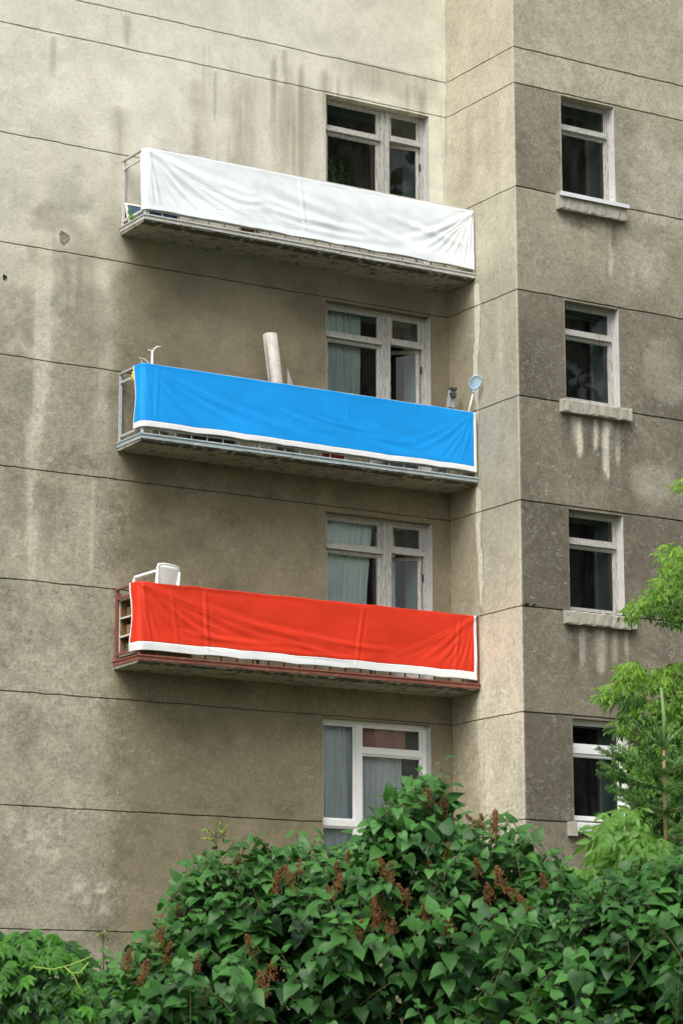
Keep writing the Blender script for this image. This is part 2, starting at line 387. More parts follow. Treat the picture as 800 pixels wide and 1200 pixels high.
def col_A(u, z):
    clean_lit = .06 + .90*sst(4.0, 8.6, z + (fbm(u*.6, z*.5, 3, 3)-.5)*3.0)  # upper courses washed; dimmer light lower down is also put into this colour
    clean_lit = clean_lit + .13*(1-sst(-6.0, -5.0, u + (fbm(u*2, z*1.1, 9, 3)-.5)*.7))*(1-sst(6.5, 8, z))     # strip beside the balconies is rain washed
    c = lerp(np.broadcast_to(MID*.88, u.shape+(3,)), np.broadcast_to(CLEAN_LIT, u.shape+(3,)), np.clip(clean_lit, 0, 1))
    # courses differ a little
    k = np.digitize(z, sorted(ZJ)); c = c*(1 + .10*(_h(k, k*0+4, 5)-.5))[..., None]
    runs = fbm(u*9, z*.45, 41, 4)*sst(6.2, 7.6, z)*(1-sst(9.0, 9.6, z))
    c = lerp(c, np.broadcast_to(DIRT*1.15, c.shape), .6*sst(.48, .75, runs)*sst(-4.9, -3.4, u))
    for (uc, wd, zt, ln, s) in ((-3.3, .22, 8.8, 1.9, 2), (-2.75, .16, 8.8, 1.9, 5), (-4.1, .10, 8.6, 1.5, 8), (-2.35, .2, 8.83, 1.6, 12), (-1.3, .5, 9.4, .55, 14), (-.5, .4, 9.4, .6, 15), (-5.3, .12, 8.0, 1.6, 22)):
        c = lerp(c, np.broadcast_to(DIRT*1.1, c.shape), .6*streak(u, z, uc, wd, zt, ln, s))
    for (uc, wd, zt, ln, s, a) in ((-6.36, .17, 7.3, 4.6, 31, .7), (-6.42, .10, 3.6, 3.2, 32, .6), (-5.75, .12, 9.0, 2.4, 34, .45), (-5.42, .16, 6.25, 3.4, 33, .8), (-6.95, .2, 9.3, 3.0, 35, .4), (-2.95, .1, 8.6, 1.8, 37, .5), (-3.7, .1, 8.7, 1.6, 38, .4), (-4.8, .25, 7.0, .9, 39, .4)):
        c = lerp(c, np.broadcast_to(PALE, c.shape), a*streak(u, z, uc, wd, zt, ln, s))
    for (uc, zc, ru, rz, s, a) in ((-6.05, 5.95, .75, .75, 51, .5), (-5.6, 4.6, .6, .9, 52, .4), (-6.4, 2.9, .9, .5, 53, .35), (-4.6, 5.1, .8, 1.1, 57, .4), (-3.4, 4.9, .9, .8, 58, .3)):
        c = lerp(c, np.broadcast_to(DIRT*1.05, c.shape), a*blob(u, z, uc, zc, ru, rz, s))
    for (uc, zc, ru, rz, s, a) in ((-6.2, -1.75, .5, .35, 61, .5), (-5.3, -2.5, .9, .3, 62, .5), (-6.0, .2, 1.0, .7, 63, .25), (-6.5, 4.8, .5, .7, 64, .3)):
        c = lerp(c, np.broadcast_to(PALE, c.shape), a*blob(u, z, uc, zc, ru, rz, s)*sst(.4, .6, fbm(u*9, z*11, s+4, 4)))
    # rust coloured sheltered plaster between the balconies, with their shade put into the colour
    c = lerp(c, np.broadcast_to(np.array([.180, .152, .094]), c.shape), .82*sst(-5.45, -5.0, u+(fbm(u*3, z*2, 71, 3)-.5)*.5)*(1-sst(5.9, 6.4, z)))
    for q in range(26):                                     # many thin runs, most of them short
        uc = -7.6 + 7.5*((q*0.6180339) % 1); zt = ZJ[1+(q*5) % 7] - .03; dark = q % 3 != 0
        if uc > -5.3 and zt < 6.5: continue
        c = lerp(c, np.broadcast_to((DIRT*.95 if dark else PALE), c.shape), (.42 if dark else .38)*sst(.22, .62, streak(u, z, uc, .035+.05*((q*.37) % 1), zt, .5+1.1*((q*.73) % 1), 200+q)))
    top = sst(6, 9, z)
    c = c*(1-(.20-.13*top)*sst(.52, .72, fbm(u*1.7, z*2.3, 301, 5)))[..., None]*(1+(.14-.08*top)*sst(.52, .7, fbm(u*2.1+7, z*1.6, 302, 5)))[..., None]
    for (uc, wd, zt, ln, s, a) in ((-6.36, .15, 6.1, 3.4, 31, .5), (-6.45, .10, 3.4, 2.6, 32, .3)):
        c = lerp(c, np.broadcast_to(PALE, c.shape), a*sst(.12, .5, streak(u, z, uc, wd, zt, ln, s)))
    hole = np.hypot(u+6.06, (z-6.035))
    c = lerp(c, np.broadcast_to(PALE*.95, c.shape), (1-sst(.10, .17, hole+.05*(fbm(u*12, z*12, 6, 2)-.5)))*.6)
    return c
def fleck_A(u, z): return np.clip(.10 + .95*(1-sst(2, 7.5, z)), 0, 1)*(.35+.65*(1-sst(-5.3, -4.8, u)))*.9
def col_B(u, z):                                         # u = distance from the inner corner
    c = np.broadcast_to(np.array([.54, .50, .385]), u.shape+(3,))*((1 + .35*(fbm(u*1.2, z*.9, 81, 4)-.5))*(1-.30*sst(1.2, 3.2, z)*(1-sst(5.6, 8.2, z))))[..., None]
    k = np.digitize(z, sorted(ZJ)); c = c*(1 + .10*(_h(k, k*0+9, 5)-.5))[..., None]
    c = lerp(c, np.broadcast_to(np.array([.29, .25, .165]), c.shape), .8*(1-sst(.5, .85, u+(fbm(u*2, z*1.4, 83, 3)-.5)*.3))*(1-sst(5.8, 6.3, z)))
    for zt, ln, a in ((6.2, 2.6, 1.0), (3.25, 2.2, .8), (.4, 1.6, .4)):
        c = lerp(c, np.broadcast_to(PALE*1.02, c.shape), a*sst(.34, .42, streak(u, z, .70, .085, zt, ln, int(zt*10))))
        mk = streak(u, z, .70, .085, zt, ln, int(zt*10)); c = lerp(c, np.broadcast_to(DIRT*.9, c.shape), .7*a*sst(.20, .30, mk)*(1-sst(.31, .37, mk)))
    for uc, zt, ln in ((1.0, 8.8, 1.4), (1.25, 8.8, 2.4), (.55, 8.8, 1.2), (1.1, 5.8, 1.4)):
        c = lerp(c, np.broadcast_to(DIRT*1.15, c.shape), .4*streak(u, z, uc, .12, zt, ln, int(uc*50)))
        c = lerp(c, np.broadcast_to(PALE, c.shape), .5*streak(u, z, uc+.17, .08, zt, ln, int(uc*90)))
    edge = sst(D-.035, D-.004, u + (fbm(z*9, z*0, 14, 3)-.5)*.03)
    return lerp(c, np.broadcast_to(PALE*1.05, c.shape), .7*edge)
def fleck_B(u, z): return .35+.4*(1-sst(0, 3, z))
CW = [(.80, 1.745)]
def col_C(u, z):
    base = lerp(np.broadcast_to(np.array([.128, .114, .085]), u.shape+(3,)), np.broadcast_to(np.array([.33, .305, .23]), u.shape+(3,)), np.clip(.05+.75*sst(3.5, 9.6, z + (fbm(u*.8, z*.7, 91, 3)-.5)*2.4), 0, 1))  # darkens towards the ground: light blocked low down is carried by the colour
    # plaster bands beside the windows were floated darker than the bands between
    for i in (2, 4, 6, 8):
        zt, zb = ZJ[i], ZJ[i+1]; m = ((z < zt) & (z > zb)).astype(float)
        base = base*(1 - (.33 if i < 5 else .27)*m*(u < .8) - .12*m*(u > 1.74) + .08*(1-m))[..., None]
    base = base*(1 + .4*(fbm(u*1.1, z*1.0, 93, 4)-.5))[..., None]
    c = base
    for (uc, zc, ru, rz, s, a) in ((2.6, 7.9, .7, .8, 95, .5), (2.2, 6.6, .5, .6, 96, .3), (2.5, 5.0, .5, .6, 97, .3), (2.3, 3.4, .6, .4, 98, .35)):
        c = lerp(c, np.broadcast_to(PALE*.8, c.shape), a*blob(u, z, uc, zc, ru, rz, s))
    for (uc, wd, zt, ln, s, a) in ((1.0, .09, 4.17, .75, 101, 1.0), (1.28, .07, 4.17, .6, 102, .9), (1.47, .10, 4.17, 1.1, 103, 1.0), (1.64, .06, 4.17, .8, 104, .6), (.92, .06, 4.17, .6, 105, .5),
                                   (1.62, .06, 7.1, 1.1, 106, .6), (1.0, .08, 1.22, .7, 107, .4), (1.3, .14, 1.22, .8, 108, .45), (1.55, .1, 1.22, .6, 109, .35), (1.75, .05, 1.22, .5, 110, .4)):
        c = lerp(c, np.broadcast_to(PALE*.95, c.shape), a*sst(.22, .55, streak(u, z, uc, wd, zt, ln, s)))
    for (uc, wd, zt, ln, s) in ((.78, .09, 4.17, .6, 111), (1.16, .08, 4.17, .7, 112), (1.74, .09, 4.17, .5, 113), (1.4, .05, 4.17, .9, 117), (.85, .1, 1.22, .7, 114), (1.15, .1, 1.22, .9, 115), (1.48, .06, 1.22, .8, 118), (1.7, .1, 7.08, .5, 116), (1.1, .3, 7.08, .25, 119)):
        c = lerp(c, np.broadcast_to(BLACK, c.shape), .75*np.clip(1.6*streak(u, z, uc, wd, zt, ln, s), 0, 1))
    edge = 1-sst(.003, .03, u + (fbm(z*9, z*0, 14, 3)-.5)*.03)
    return lerp(c, np.broadcast_to(PALE, c.shape), .5*edge)
def fleck_C(u, z): return np.full_like(u, 1.0)*np.clip(.75+.5*(fbm(u*.7, z*.7, 120, 2)-.5), 0, 1)

HA = [8.80, 5.79, 2.80, -.03]
OPA = []
for h, zb in zip(HA[:3], ZB): OPA += [(-2.04, -.985, zb+.72, h), (-.985, -.31, zb+.03, h)]
OPA.append((-2.09, -.36, -2.05, HA[3]))
HC = [8.80, 5.80, 2.84, -.035]; SC_ = [7.345, 4.385, 1.44, -1.40]
OPC = [(.805, 1.735, s, h) for h, s in zip(HC, SC_)]
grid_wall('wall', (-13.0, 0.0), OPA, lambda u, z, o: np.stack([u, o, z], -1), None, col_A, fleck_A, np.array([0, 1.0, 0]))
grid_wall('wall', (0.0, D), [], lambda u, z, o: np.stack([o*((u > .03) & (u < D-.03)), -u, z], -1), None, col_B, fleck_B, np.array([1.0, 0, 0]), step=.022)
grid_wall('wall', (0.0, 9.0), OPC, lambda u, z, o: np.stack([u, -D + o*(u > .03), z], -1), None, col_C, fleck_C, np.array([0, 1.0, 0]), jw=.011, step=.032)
bm = bmesh.new()                                          # roof, far sides and back
box(bm, -13.3, 9.3, -D+.02, 12.3, ZTOP+.002, ZTOP+.3); box(bm, -13.3, -.02, -.35, -D+.018, ZTOP+.002, ZTOP+.3) if False else None
from_bm('roof', bm, LEDGE, bld)
bm = bmesh.new(); box(bm, -13, 9, 11.7, 12, GROUND, ZTOP); box(bm, -13.004, -12.7, .012, 11.698, GROUND, ZTOP); box(bm, 8.7, 9.004, -D+.012, 11.698, GROUND, ZTOP)
from_bm('rear_wall', bm, LEDGE, bld)
# two weathered holes in the plaster
for (hx, hz, r) in ((-6.06, 6.035, .07), (-6.89, 5.36, .03)):
    bm = bmesh.new(); n = 18; ring = []
    for k in range(n):
        a = 2*math.pi*k/n; rr = r*(1+.18*math.sin(3*a+1)+.1*math.sin(7*a)); ring.append((hx+rr*math.cos(a), hz+rr*1.15*math.sin(a)))
    f0 = [bm.verts.new((x, -.010, z)) for x, z in ring]
    f1 = [bm.verts.new((hx+(x-hx)*.6, -.004, hz+(z-hz)*.6)) for x, z in ring]
    for k in range(n): bm.faces.new((f0[k], f0[(k+1) % n], f1[(k+1) % n], f1[k]))
    bm.faces.new(f1); from_bm('plaster_hole', bm, mat_simple('hole_dark' + str(hx), (.21, .195, .155) if r > .05 else (.02, .02, .02), .9, 0, .4, 20, .5), bld)

def room(x0, x1, y0, z0, z1, depth=2.6):
    bm = bmesh.new(); X0, X1, Z0, Z1, Y1 = x0-.6, x1+.6, z0-.3, z1+.2, y0+depth
    def q(*p): bm.faces.new([bm.verts.new(v) for v in p])
    q((X0, Y1, Z0), (X1, Y1, Z0), (X1, Y1, Z1), (X0, Y1, Z1)); q((X0, y0, Z0), (X0, Y1, Z0), (X0, Y1, Z1), (X0, y0, Z1)); q((X1, y0, Z0), (X1, y0, Z1), (X1, Y1, Z1), (X1, Y1, Z0))
    q((X0, y0, Z0), (X1, y0, Z0), (X1, Y1, Z0), (X0, Y1, Z0)); q((X0, y0, Z1), (X0, Y1, Z1), (X1, Y1, Z1), (X1, y0, Z1))
    for a in ((X0, x0, Z0, Z1), (x1, X1, Z0, Z1), (x0, x1, Z0, z0), (x0, x1, z1, Z1)): q((a[0], y0, a[2]), (a[1], y0, a[2]), (a[1], y0, a[3]), (a[0], y0, a[3]))
    me = bpy.data.meshes.new('room_interior'); bm.to_mesh(me); bm.free(); return link('room_interior', me, ROOM, bld)

def frame_ring(bm, x0, x1, z0, z1, w, y0, y1, wb=None):   # four butt-jointed bars
    wb = wb or w
    box(bm, x0, x0+w, y0, y1, z0, z1); box(bm, x1-w, x1, y0, y1, z0, z1)
    box(bm, x0+w, x1-w, y0, y1, z1-w, z1); box(bm, x0+w, x1-w, y0, y1, z0, z0+wb)
def pane(x0, x1, z0, z1, y, parent):
    bm = bmesh.new(); t = random.uniform(-.006, .006); t2 = random.uniform(-.006, .006)
    vs = [bm.verts.new((x0, y-t, z0-0)), bm.verts.new((x1, y+t, z0)), bm.verts.new((x1, y+t+t2, z1)), bm.verts.new((x0, y-t+t2, z1))]
    bm.faces.new(vs); me = bpy.data.meshes.new('pane'); bm.to_mesh(me); bm.free(); return link('pane', me, GLASS, parent)

# --- balcony windows and doors of the three upper storeys
def casement(x0, x1, z0, z1, w, y0, y1, parent, m, wb=None, glass=True, name='casement'):
    bm = bmesh.new(); frame_ring(bm, x0, x1, z0, z1, w, y0, y1, wb)
    # thin glazing bead
    frame_ring(bm, x0+w-.001, x1-w+.001, z0+(wb or w)-.001, z1-w+.001, .014, y0+.012, y1-.004)
    o = from_bm(name, bm, m, parent, bevel=.003)
    if glass: pane(x0+w+.008, x1-w-.008, z0+(wb or w)+.008, z1-w-.008, (y0+y1)/2+.004, parent)
    return o
def balcony_window(h, zb, ajar):
    y0, y1 = .135, .20
    bm = bmesh.new(); zs = zb+.72
    box(bm, -2.04, -1.975, y0, y1, zs, h); box(bm, -1.06, -.985, y0, y1, zs, h)                     # left unit posts
    box(bm, -1.975, -1.06, y0, y1, h-.032, h); box(bm, -1.975, -1.06, y0, y1, zs, zs+.06)
    box(bm, -1.975, -1.06, y0-.012, y1, h-.485, h-.43)
    box(bm, -.985, -.90, y0-.006, y1, zb+.03, h-.002); box(bm, -.375, -.31, y0, y1, zb+.03, h)      # door posts
    box(bm, -.90, -.375, y0, y1, h-.032, h); box(bm, -.90, -.375, y0-.012, y1, h-.455, h-.39)
    box(bm, -.90, -.375, y0, y1, zb+.03, zb+.08)
    # weather moulding on the post and drip under the transoms
    box(bm, -1.035, -1.01, y0-.02, y0-.001, zs, h-.06); box(bm, -.955, -.93, y0-.026, y0-.007, zb+.05, h-.06)
    box(bm, -1.97, -1.065, y0-.038, y0-.0135, h-.484, h-.462); box(bm, -.895, -.38, y0-.038, y0-.0135, h-.454, h-.432)
    win = from_bm('window', bm, OLDWHITE, bld, bevel=.003)
    casement(-1.972, -1.063, h-.428, h-.034, .034, y0+.012, y1-.012, win, OLDWHITE)
    casement(-1.972, -1.063, zs+.062, h-.487, .042, y0+.012, y1-.012, win, OLDWHITE)
    casement(-.897, -.378, h-.388, h-.034, .032, y0+.012, y1-.012, win, OLDWHITE)
    bm = bmesh.new(); x0, x1 = -.897, -.378; zt = h-.458
    frame_ring(bm, x0, x1, zb+.083, zt, .05, y0+.012, y1-.012, .1); box(bm, x0+.05, x1-.05, y0+.02, y1-.02, zb+.65, zb+.72)
    box(bm, x0+.05, x1-.05, y0+.03, y1-.03, zb+.183, zb+.65)
    d = from_bm('door', bm, OLDWHITE, win, bevel=.003)
    g = pane(x0+.052, x1-.052, zb+.722, zt-.052, y0+.034, win)
    bm = bmesh.new(); box(bm, x1-.012, x1+.012, y0-.004, y0+.012, zt-.35, zt-.24); box(bm, x1-.008, x1+.008, y0-.012, y0-.005, zt-.33, zt-.26)
    from_bm('hinge', bm, DARKWOOD, win)
    if ajar:
        piv = Vector((x1, y1-.012, 0)); rot = Matrix.Translation(piv) @ Matrix.Rotation(-R(ajar), 4, 'Z') @ Matrix.Translation(-piv)
        for o in (d, g): o.data.transform(rot)
    room(-2.04, -.31, .701, zb+.03, h)
    return win
for h, zb, aj in ((HA[0], ZB[0], 9), (HA[1], ZB[1], 38), (HA[2], ZB[2], 30)): balcony_window(h, zb, aj)

# --- plastic window of the lowest storey
h = HA[3]; y0, y1 = .12, .20; bm = bmesh.new()
box(bm, -2.09, -2.03, y0, y1, -2.05, h); box(bm, -.42, -.36, y0, y1, -2.05, h); box(bm, -2.03, -.42, y0, y1, h-.045, h); box(bm, -2.03, -.42, y0, y1, -2.05, -1.99)
box(bm, -1.495, -1.405, y0, y1, -1.99, h-.045)
box(bm, -2.03, -1.495, y0, y1, -1.46, -1.385); box(bm, -1.405, -.42, y0, y1, -1.46, -1.385); box(bm, -1.405, -.42, y0, y1, h-.43, h-.37)
win4 = from_bm('window', bm, PVC, bld, bevel=.004)
for a in ((-2.028, -1.497, -1.383, h-.047), (-1.403, -.422, h-.368, h-.047), (-1.403, -.422, -1.383, h-.432), (-2.028, -1.497, -1.988, -1.462), (-1.403, -.422, -1.988, -1.462)):
    casement(*a, .018, y0+.014, y1-.01, win4, PVC)
room(-2.09, -.36, .701, -2.05, h)

# --- the four small windows of the projecting wing
def small_window(i):
    h, s = HC[i], SC_[i]; x0, x1 = .805, 1.735; pv = i == 3; m = PVC if pv else OLDWHITE
    ya, yb = -D+.13, -D+.20; bm = bmesh.new()
    frame_ring(bm, x0, x1, s, h, .026, ya, yb)
    tz = h-.40 if not pv else h-.36
    box(bm, x0+.026, x1-.026, ya-.008, yb, tz-(.06 if not pv else .09), tz)
    if not pv: box(bm, x0+.055, x1-.055, ya-.034, ya-.0095, tz-.058, tz-.036)
    win = from_bm('window', bm, m, bld, bevel=.003)
    casement(x0+.028, x1-.028, tz+.002, h-.028, .030, ya+.012, yb-.012, win, m)
    casement(x0+.028, x1-.028, s+.028, tz-(.062 if not pv else .092), .036, ya+.012, yb-.012, win, m)
    # sill block, ragged concrete or tin-covered
    bm = bmesh.new()
    hh = .24 if i in (0,) else .19
    xr = (.685, 1.87)
    if pv:
        box(bm, xr[0], xr[0]+.11, -D-.09, -D-.002, s-.22, s-.03)
        o = from_bm('sill', bm, SILLC, win, bevel=.012)
        bm = bmesh.new()
        hexa(bm, [(xr[0]+.112, -D-.11, s-.11), (xr[0]+.112, -D-.11, s-.05), (xr[0]+.112, -D+.125, s-.10), (xr[0]+.112, -D+.125, s-.002), (xr[1], -D-.11, s-.11), (xr[1], -D-.11, s-.05), (xr[1], -D+.125, s-.10), (xr[1], -D+.125, s-.002)])
        box(bm, xr[0]+.112, xr[1], -D-.10, -D-.004, s-.165, s-.112)
        from_bm('sill_flashing', bm, TIN, win, bevel=.003)
    else:
        n = 14
        for k in range(n):                                # broken into slightly different chunks and welded
            pass
        bmesh.ops.create_grid(bm, x_segments=1, y_segments=1, size=.01); bm.clear()
        xs = np.linspace(xr[0], xr[1], 22); sec = [(-.002, -hh), (-.085, -hh), (-.092, -hh+.02), (-.092, -.03), (-.08, -.012), (-.002, 0)]
        rings = []
        for x in xs:
            jag = [(random.uniform(-.005, .005), random.uniform(-.007, .007)) for _ in sec]
            rings.append([bm.verts.new((x, -D+a+(j[0] if a < -.01 else 0), s-.012+b+j[1])) for (a, b), j in zip(sec, jag)])
        for a, b in zip(rings, rings[1:]):
            for k in range(len(sec)): bm.faces.new((a[k], a[(k+1) % len(sec)], b[(k+1) % len(sec)], b[k]))
        bm.faces.new(rings[0]); bm.faces.new(rings[-1][::-1])
        from_bm('sill', bm, SILLC, win)
        if i == 0:
            bm = bmesh.new()
            hexa(bm, [(xr[0]-.01, -D-.13, s-.075), (xr[0]-.01, -D-.13, s-.012), (xr[0]-.01, -D+.128, s+.024), (xr[0]-.01, -D+.128, s+.04), (xr[1]+.01, -D-.13, s-.07), (xr[1]+.01, -D-.13, s-.015), (xr[1]+.01, -D+.128, s+.022), (xr[1]+.01, -D+.128, s+.038)])
            for v in bm.verts:                             # flashing only projects outside the opening; inside it is as wide as the opening
                if v.co.y > -D: v.co.x = min(max(v.co.x, .81), 1.73)
            from_bm('sill_flashing', bm, TIN, win)
    room(x0, x1, -D+.701, s, h, 2.2)
    # inner window frame at the back of the reveal
    bm = bmesh.new(); frame_ring(bm, x0+.002, x1-.002, s+.002, h-.002, .03, -D+.61, -D+.65)
    from_bm('inner_frame', bm, OLDWHITE, win)
for i in range(4): small_window(i)

# ------------------------------------------------------------------ balconies
def balcony(zb, trim, railm, lab):
    # slab with a worn, broken lower edge
    bm = bmesh.new(); nx = 90; xs = np.linspace(XL, -.004, nx); yb = -DB+.012
    top, bot = [], []
    for x in xs:
        ed = (fbm(np.array(x*4.0), np.array(zb), 9, 4)-.5)*.05
        rows = [(-.003, zb-.002), (yb, zb-.002), (yb+.004, zb-.075), (yb+.025+float(ed)*.5, zb-.088+float(ed)*.3), (yb+.12, zb-.094), (-.30, zb-.10), (-.003, zb-.105)]
        top.append([bm.verts.new((float(x), a, b + (random.uniform(-.004, .004) if b < zb-.05 else 0))) for a, b in rows])
    for a, b in zip(top, top[1:]):
        for k in range(7): bm.faces.new((a[k], a[(k+1) % 7], b[(k+1) % 7], b[k])).material_index = 1 if k in (2, 3) and random.random() < .8 else 0
    bm.faces.new(top[0]); bm.faces.new(top[-1][::-1])
    slab = from_bm('balcony', bm, [CONCRETE, GRIME], bld); slab['label'] = lab
    bm = bmesh.new()                                       # steel edge strip with a small lip
    seg = np.linspace(XL-.008, -.006, 8)
    for a, b in zip(seg, seg[1:]): box(bm, a+.0015, b-.0015, -DB-.002, -DB+.010, zb-.062+random.uniform(-.004, .004), zb+.004)
    box(bm, XL-.010, XL-.002, -DB-.002, -.004, zb-.064, zb+.004)
    box(bm, XL-.018, -.006, -DB-.016, -DB-.0035, zb-.012, zb+.0065)
    box(bm, XL-.022, XL-.0115, -DB-.0025, -.004, zb-.012, zb+.0065)
    from_bm('edge_strip', bm, trim, slab, bevel=.002)
    bm = bmesh.new(); t = .028; ztop = zb+.93; yf = -DB+.035; xl = XL+.02
    bar(bm, (xl-.02, yf, ztop), (-.01, yf, ztop), .045, .022); bar(bm, (xl, yf, zb+.81), (-.01, yf, zb+.81), .02, .03)
    bar(bm, (xl, yf, zb+.085), (-.01, yf, zb+.085), .02, .03)
    bar(bm, (xl, yf+.024, ztop), (xl, -.005, ztop), .045, .022); bar(bm, (xl, yf+.02, zb+.81), (xl, -.005, zb+.81), .02, .03)
    bar(bm, (xl, yf+.02, zb+.085), (xl, -.005, zb+.085), .02, .03)
    for x in list(np.linspace(xl+.25, -.03, 22)): bar(bm, (x, yf+.002, zb), (x, yf+.002, zb+.80), .016, .016)
    rl = from_bm('railing', bm, railm, slab, bevel=.002)
    for (x, y) in ((xl, yf), (xl, -.03), (-3.48, yf), (-1.74, yf), (-.02, yf)):
        bm = bmesh.new(); bar(bm, (x, y, zb), (x, y, ztop-.012), t+.006, t+.006); from_bm('post', bm, railm, slab, bevel=.002)
    # twisted wire ties below the cloth
    for x in (-4.9, -4.45, -3.55, -2.55, -1.6, -.85, -.2):
        x += random.uniform(-.1, .1); bm = bmesh.new()
        tube(bm, [(x, -DB-.012, zb+.17), (x+.01, -DB-.012, zb+.10), (x-.008, yf-.015, zb+.075), (x+.012, yf, zb+.065), (x+.004, yf+.02, zb+.10)], .005, 5)
        from_bm('cloth_tie', bm, RAIL_W, slab)
    return slab
balcony(ZB[0], TRIM_W, RAIL_W, 'top balcony with off white steel edge strip and railing')
balcony(ZB[1], TRIM_B, RAIL_B, 'middle balcony with blue grey peeling edge strip')
balcony(ZB[2], TRIM_R, RAIL_R, 'lowest balcony with red brown edge strip and railing')

# ------------------------------------------------------------------ the three cloth banners
def banner(name, zb, ztop, zbotL, zbotR, wrap, hem, m, seed, label, folds_n, flare=0.0, right_gap=0.0, am=.006, nl=7, nr=7, verts=()):
    rs = np.random.default_rng(seed)
    L = wrap + (-XL) - .02 - right_gap
    nu, nv = 560, 90
    s = np.linspace(0, L, nu); v = np.linspace(0, 1, nv)    # v 0 bottom .. 1 top
    S, Vv = np.meshgrid(s, v)
    H = ztop - zb
    fx = (S-wrap)/(L-wrap)
    # top edge between tie points sags very slightly, bottom edge hangs in scallops
    fxc = np.clip(fx, 0, 1)
    ties = np.sort(np.concatenate([[0, 1], (np.arange(1, 7)+rs.uniform(-.2, .2, 6))/7]))
    sag = np.zeros_like(s)
    for a, b in zip(ties, ties[1:]):
        t = np.clip(((s-wrap)/(L-wrap)-a)/(b-a), 0, 1); sag += np.where((t > 0) & (t < 1), 4*t*(1-t), 0)
    zt = ztop - .006*sag + (fbm(s*3, s*0, seed, 3)-.5)*.012
    zbot = zbotL + (zbotR-zbotL)*np.clip((s-wrap)/(L-wrap), 0, 1) + .010*(sag-.5) + (fbm(s*2.2, s*0+3, seed+4, 3)-.5)*.016
    Zz = zbot[None, :] + (zt-zbot)[None, :]*Vv
    # folds: creases running between anchor points
    X = S; Y = Zz - zb
    dis = (fbm(X*.9, Y*1.5, seed+9, 3)-.5)*.030*(am/.006) + (fbm(X*2.2+Y*2.6, Y*2.2-X*.7, seed+10, 3)-.5)*.016*(am/.006)
    def crease(p0, p1, bend, wd, amp):
        nonlocal dis
        t = np.linspace(0, 1, 26); mx = (np.array(p0)+np.array(p1))/2 + np.array([0, -bend])
        P = np.outer((1-t)**2, p0) + np.outer(2*t*(1-t), mx) + np.outer(t*t, p1)
        lo, hi = P.min(0)-4*wd, P.max(0)+4*wd
        msk = (X > lo[0]) & (X < hi[0]) & (Y > lo[1]) & (Y < hi[1])
        if not msk.any(): return
        xx, yy = X[msk], Y[msk]
        best = np.full(xx.shape, 1e9); bt = np.zeros(xx.shape)
        for k in range(25):
            a, b = P[k], P[k+1]; ab = b-a; q = np.clip(((xx-a[0])*ab[0]+(yy-a[1])*ab[1])/(ab@ab+1e-9), 0, 1)
            dx, dy = xx-a[0]-q*ab[0], yy-a[1]-q*ab[1]; d = dx*dx+dy*dy; sg = np.sign(ab[0]*dy-ab[1]*dx)
            u = d < best; best = np.where(u, d, best); bt = np.where(u, (k+q)/25, bt)
        d = np.sqrt(best); env = np.sin(np.pi*np.clip(bt*.92+.06, 0, 1))**.6
        dis[msk] += amp*env*np.exp(-(d/wd)**2) - .55*amp*env*np.exp(-((d-1.7*wd)/wd)**2)
    TL, TR = (wrap, H), (L, H)
    for k in range(nl):                                     # fan sweeping down from the top left corner
        f = (k+rs.uniform(.2, .8))/nl
        crease((wrap+.03+.05*f, H-.03), (wrap+.10+3.0*f**1.6, .14+.22*f), .03+.14*f, .022+.030*f, am*rs.uniform(.7, 1.3))
    for k in range(nr):                                     # fan pulled down from the top right corner
        f = (k+rs.uniform(.2, .8))/nr
        crease((L-.03-.04*f, H-.03), (L-.06-1.35*f**1.3, .10+.22*f), .02+.10*f, .018+.022*f, am*rs.uniform(.5, 1.05))
    for k in range(folds_n):                                # long slack drapes
        a = rs.uniform(wrap+.3, L-1.2); ln = rs.uniform(.6, 1.8); y = rs.uniform(.12, .5)
        crease((a, y+rs.uniform(.0, .25)), (min(a+ln, L-.1), y), rs.uniform(.02, .12), rs.uniform(.025, .055), am*rs.uniform(.4, .9))
    for k in range(46):                                     # fine creases lying along the same pull
        if k % 3 == 0:
            f = rs.random(); q = rs.uniform(.0, .45); e = np.array((wrap+.10+3.2*f**1.5, .12+.25*f)); p0 = np.array((wrap+.04, H-.03))
        elif k % 3 == 1:
            f = rs.random(); q = rs.uniform(.0, .45); e = np.array((L-.06-1.6*f**1.2, .08+.25*f)); p0 = np.array((L-.04, H-.03))
        else:
            f = rs.random(); q = rs.uniform(0, .2); p0 = np.array((wrap+.3+f*(L-wrap-1.2), rs.uniform(.2, .65))); e = p0 + np.array((rs.uniform(.3, .8), rs.uniform(-.18, .02)))
        crease(p0+(e-p0)*q, p0+(e-p0)*min(1, q+rs.uniform(.3, .6)), .02+.08*f, rs.uniform(.006, .011), am*rs.uniform(.2, .45))
    for (xx, sl, a_) in verts:                              # single upright creases
        crease((wrap+xx, H-.06), (wrap+xx+sl, .10), 0, .028, am*a_)
    edge = np.minimum(sst(0, .12, Vv)*.6+.4, 1)*(1-sst(.93, 1, Vv)*.8)
    dis = dis*edge + .018*(1-sst(0, .5, Vv))*np.clip(np.sin(S*2.1+seed), 0, 1) + .012
    # path: along the side rail, round the corner, along the front
    cr = .035; yf = -DB-.008; xc = XL-.012
    Sx = S-wrap
    side = Sx < 0
    px = np.where(side, xc - dis*.9 - flare*(-Sx)*(1-Vv)*.0, xc + Sx); py = np.where(side, yf - Sx, yf - dis)
    blend = np.exp(-(Sx/cr)**2)
    px = px + blend*.012; py = py + blend*.012
    # free left edge falls in a soft curve
    px = px - flare*(np.clip((-Sx)/max(wrap, .01), 0, 1)**1.5)*np.sin(np.pi*np.clip(Vv, 0, 1)*.5+.4)*.02
    py = py + np.where(side, (.5-.5*np.cos(2*np.pi*Vv))*(-.07)*flare*(-Sx/max(wrap, .01)), 0)
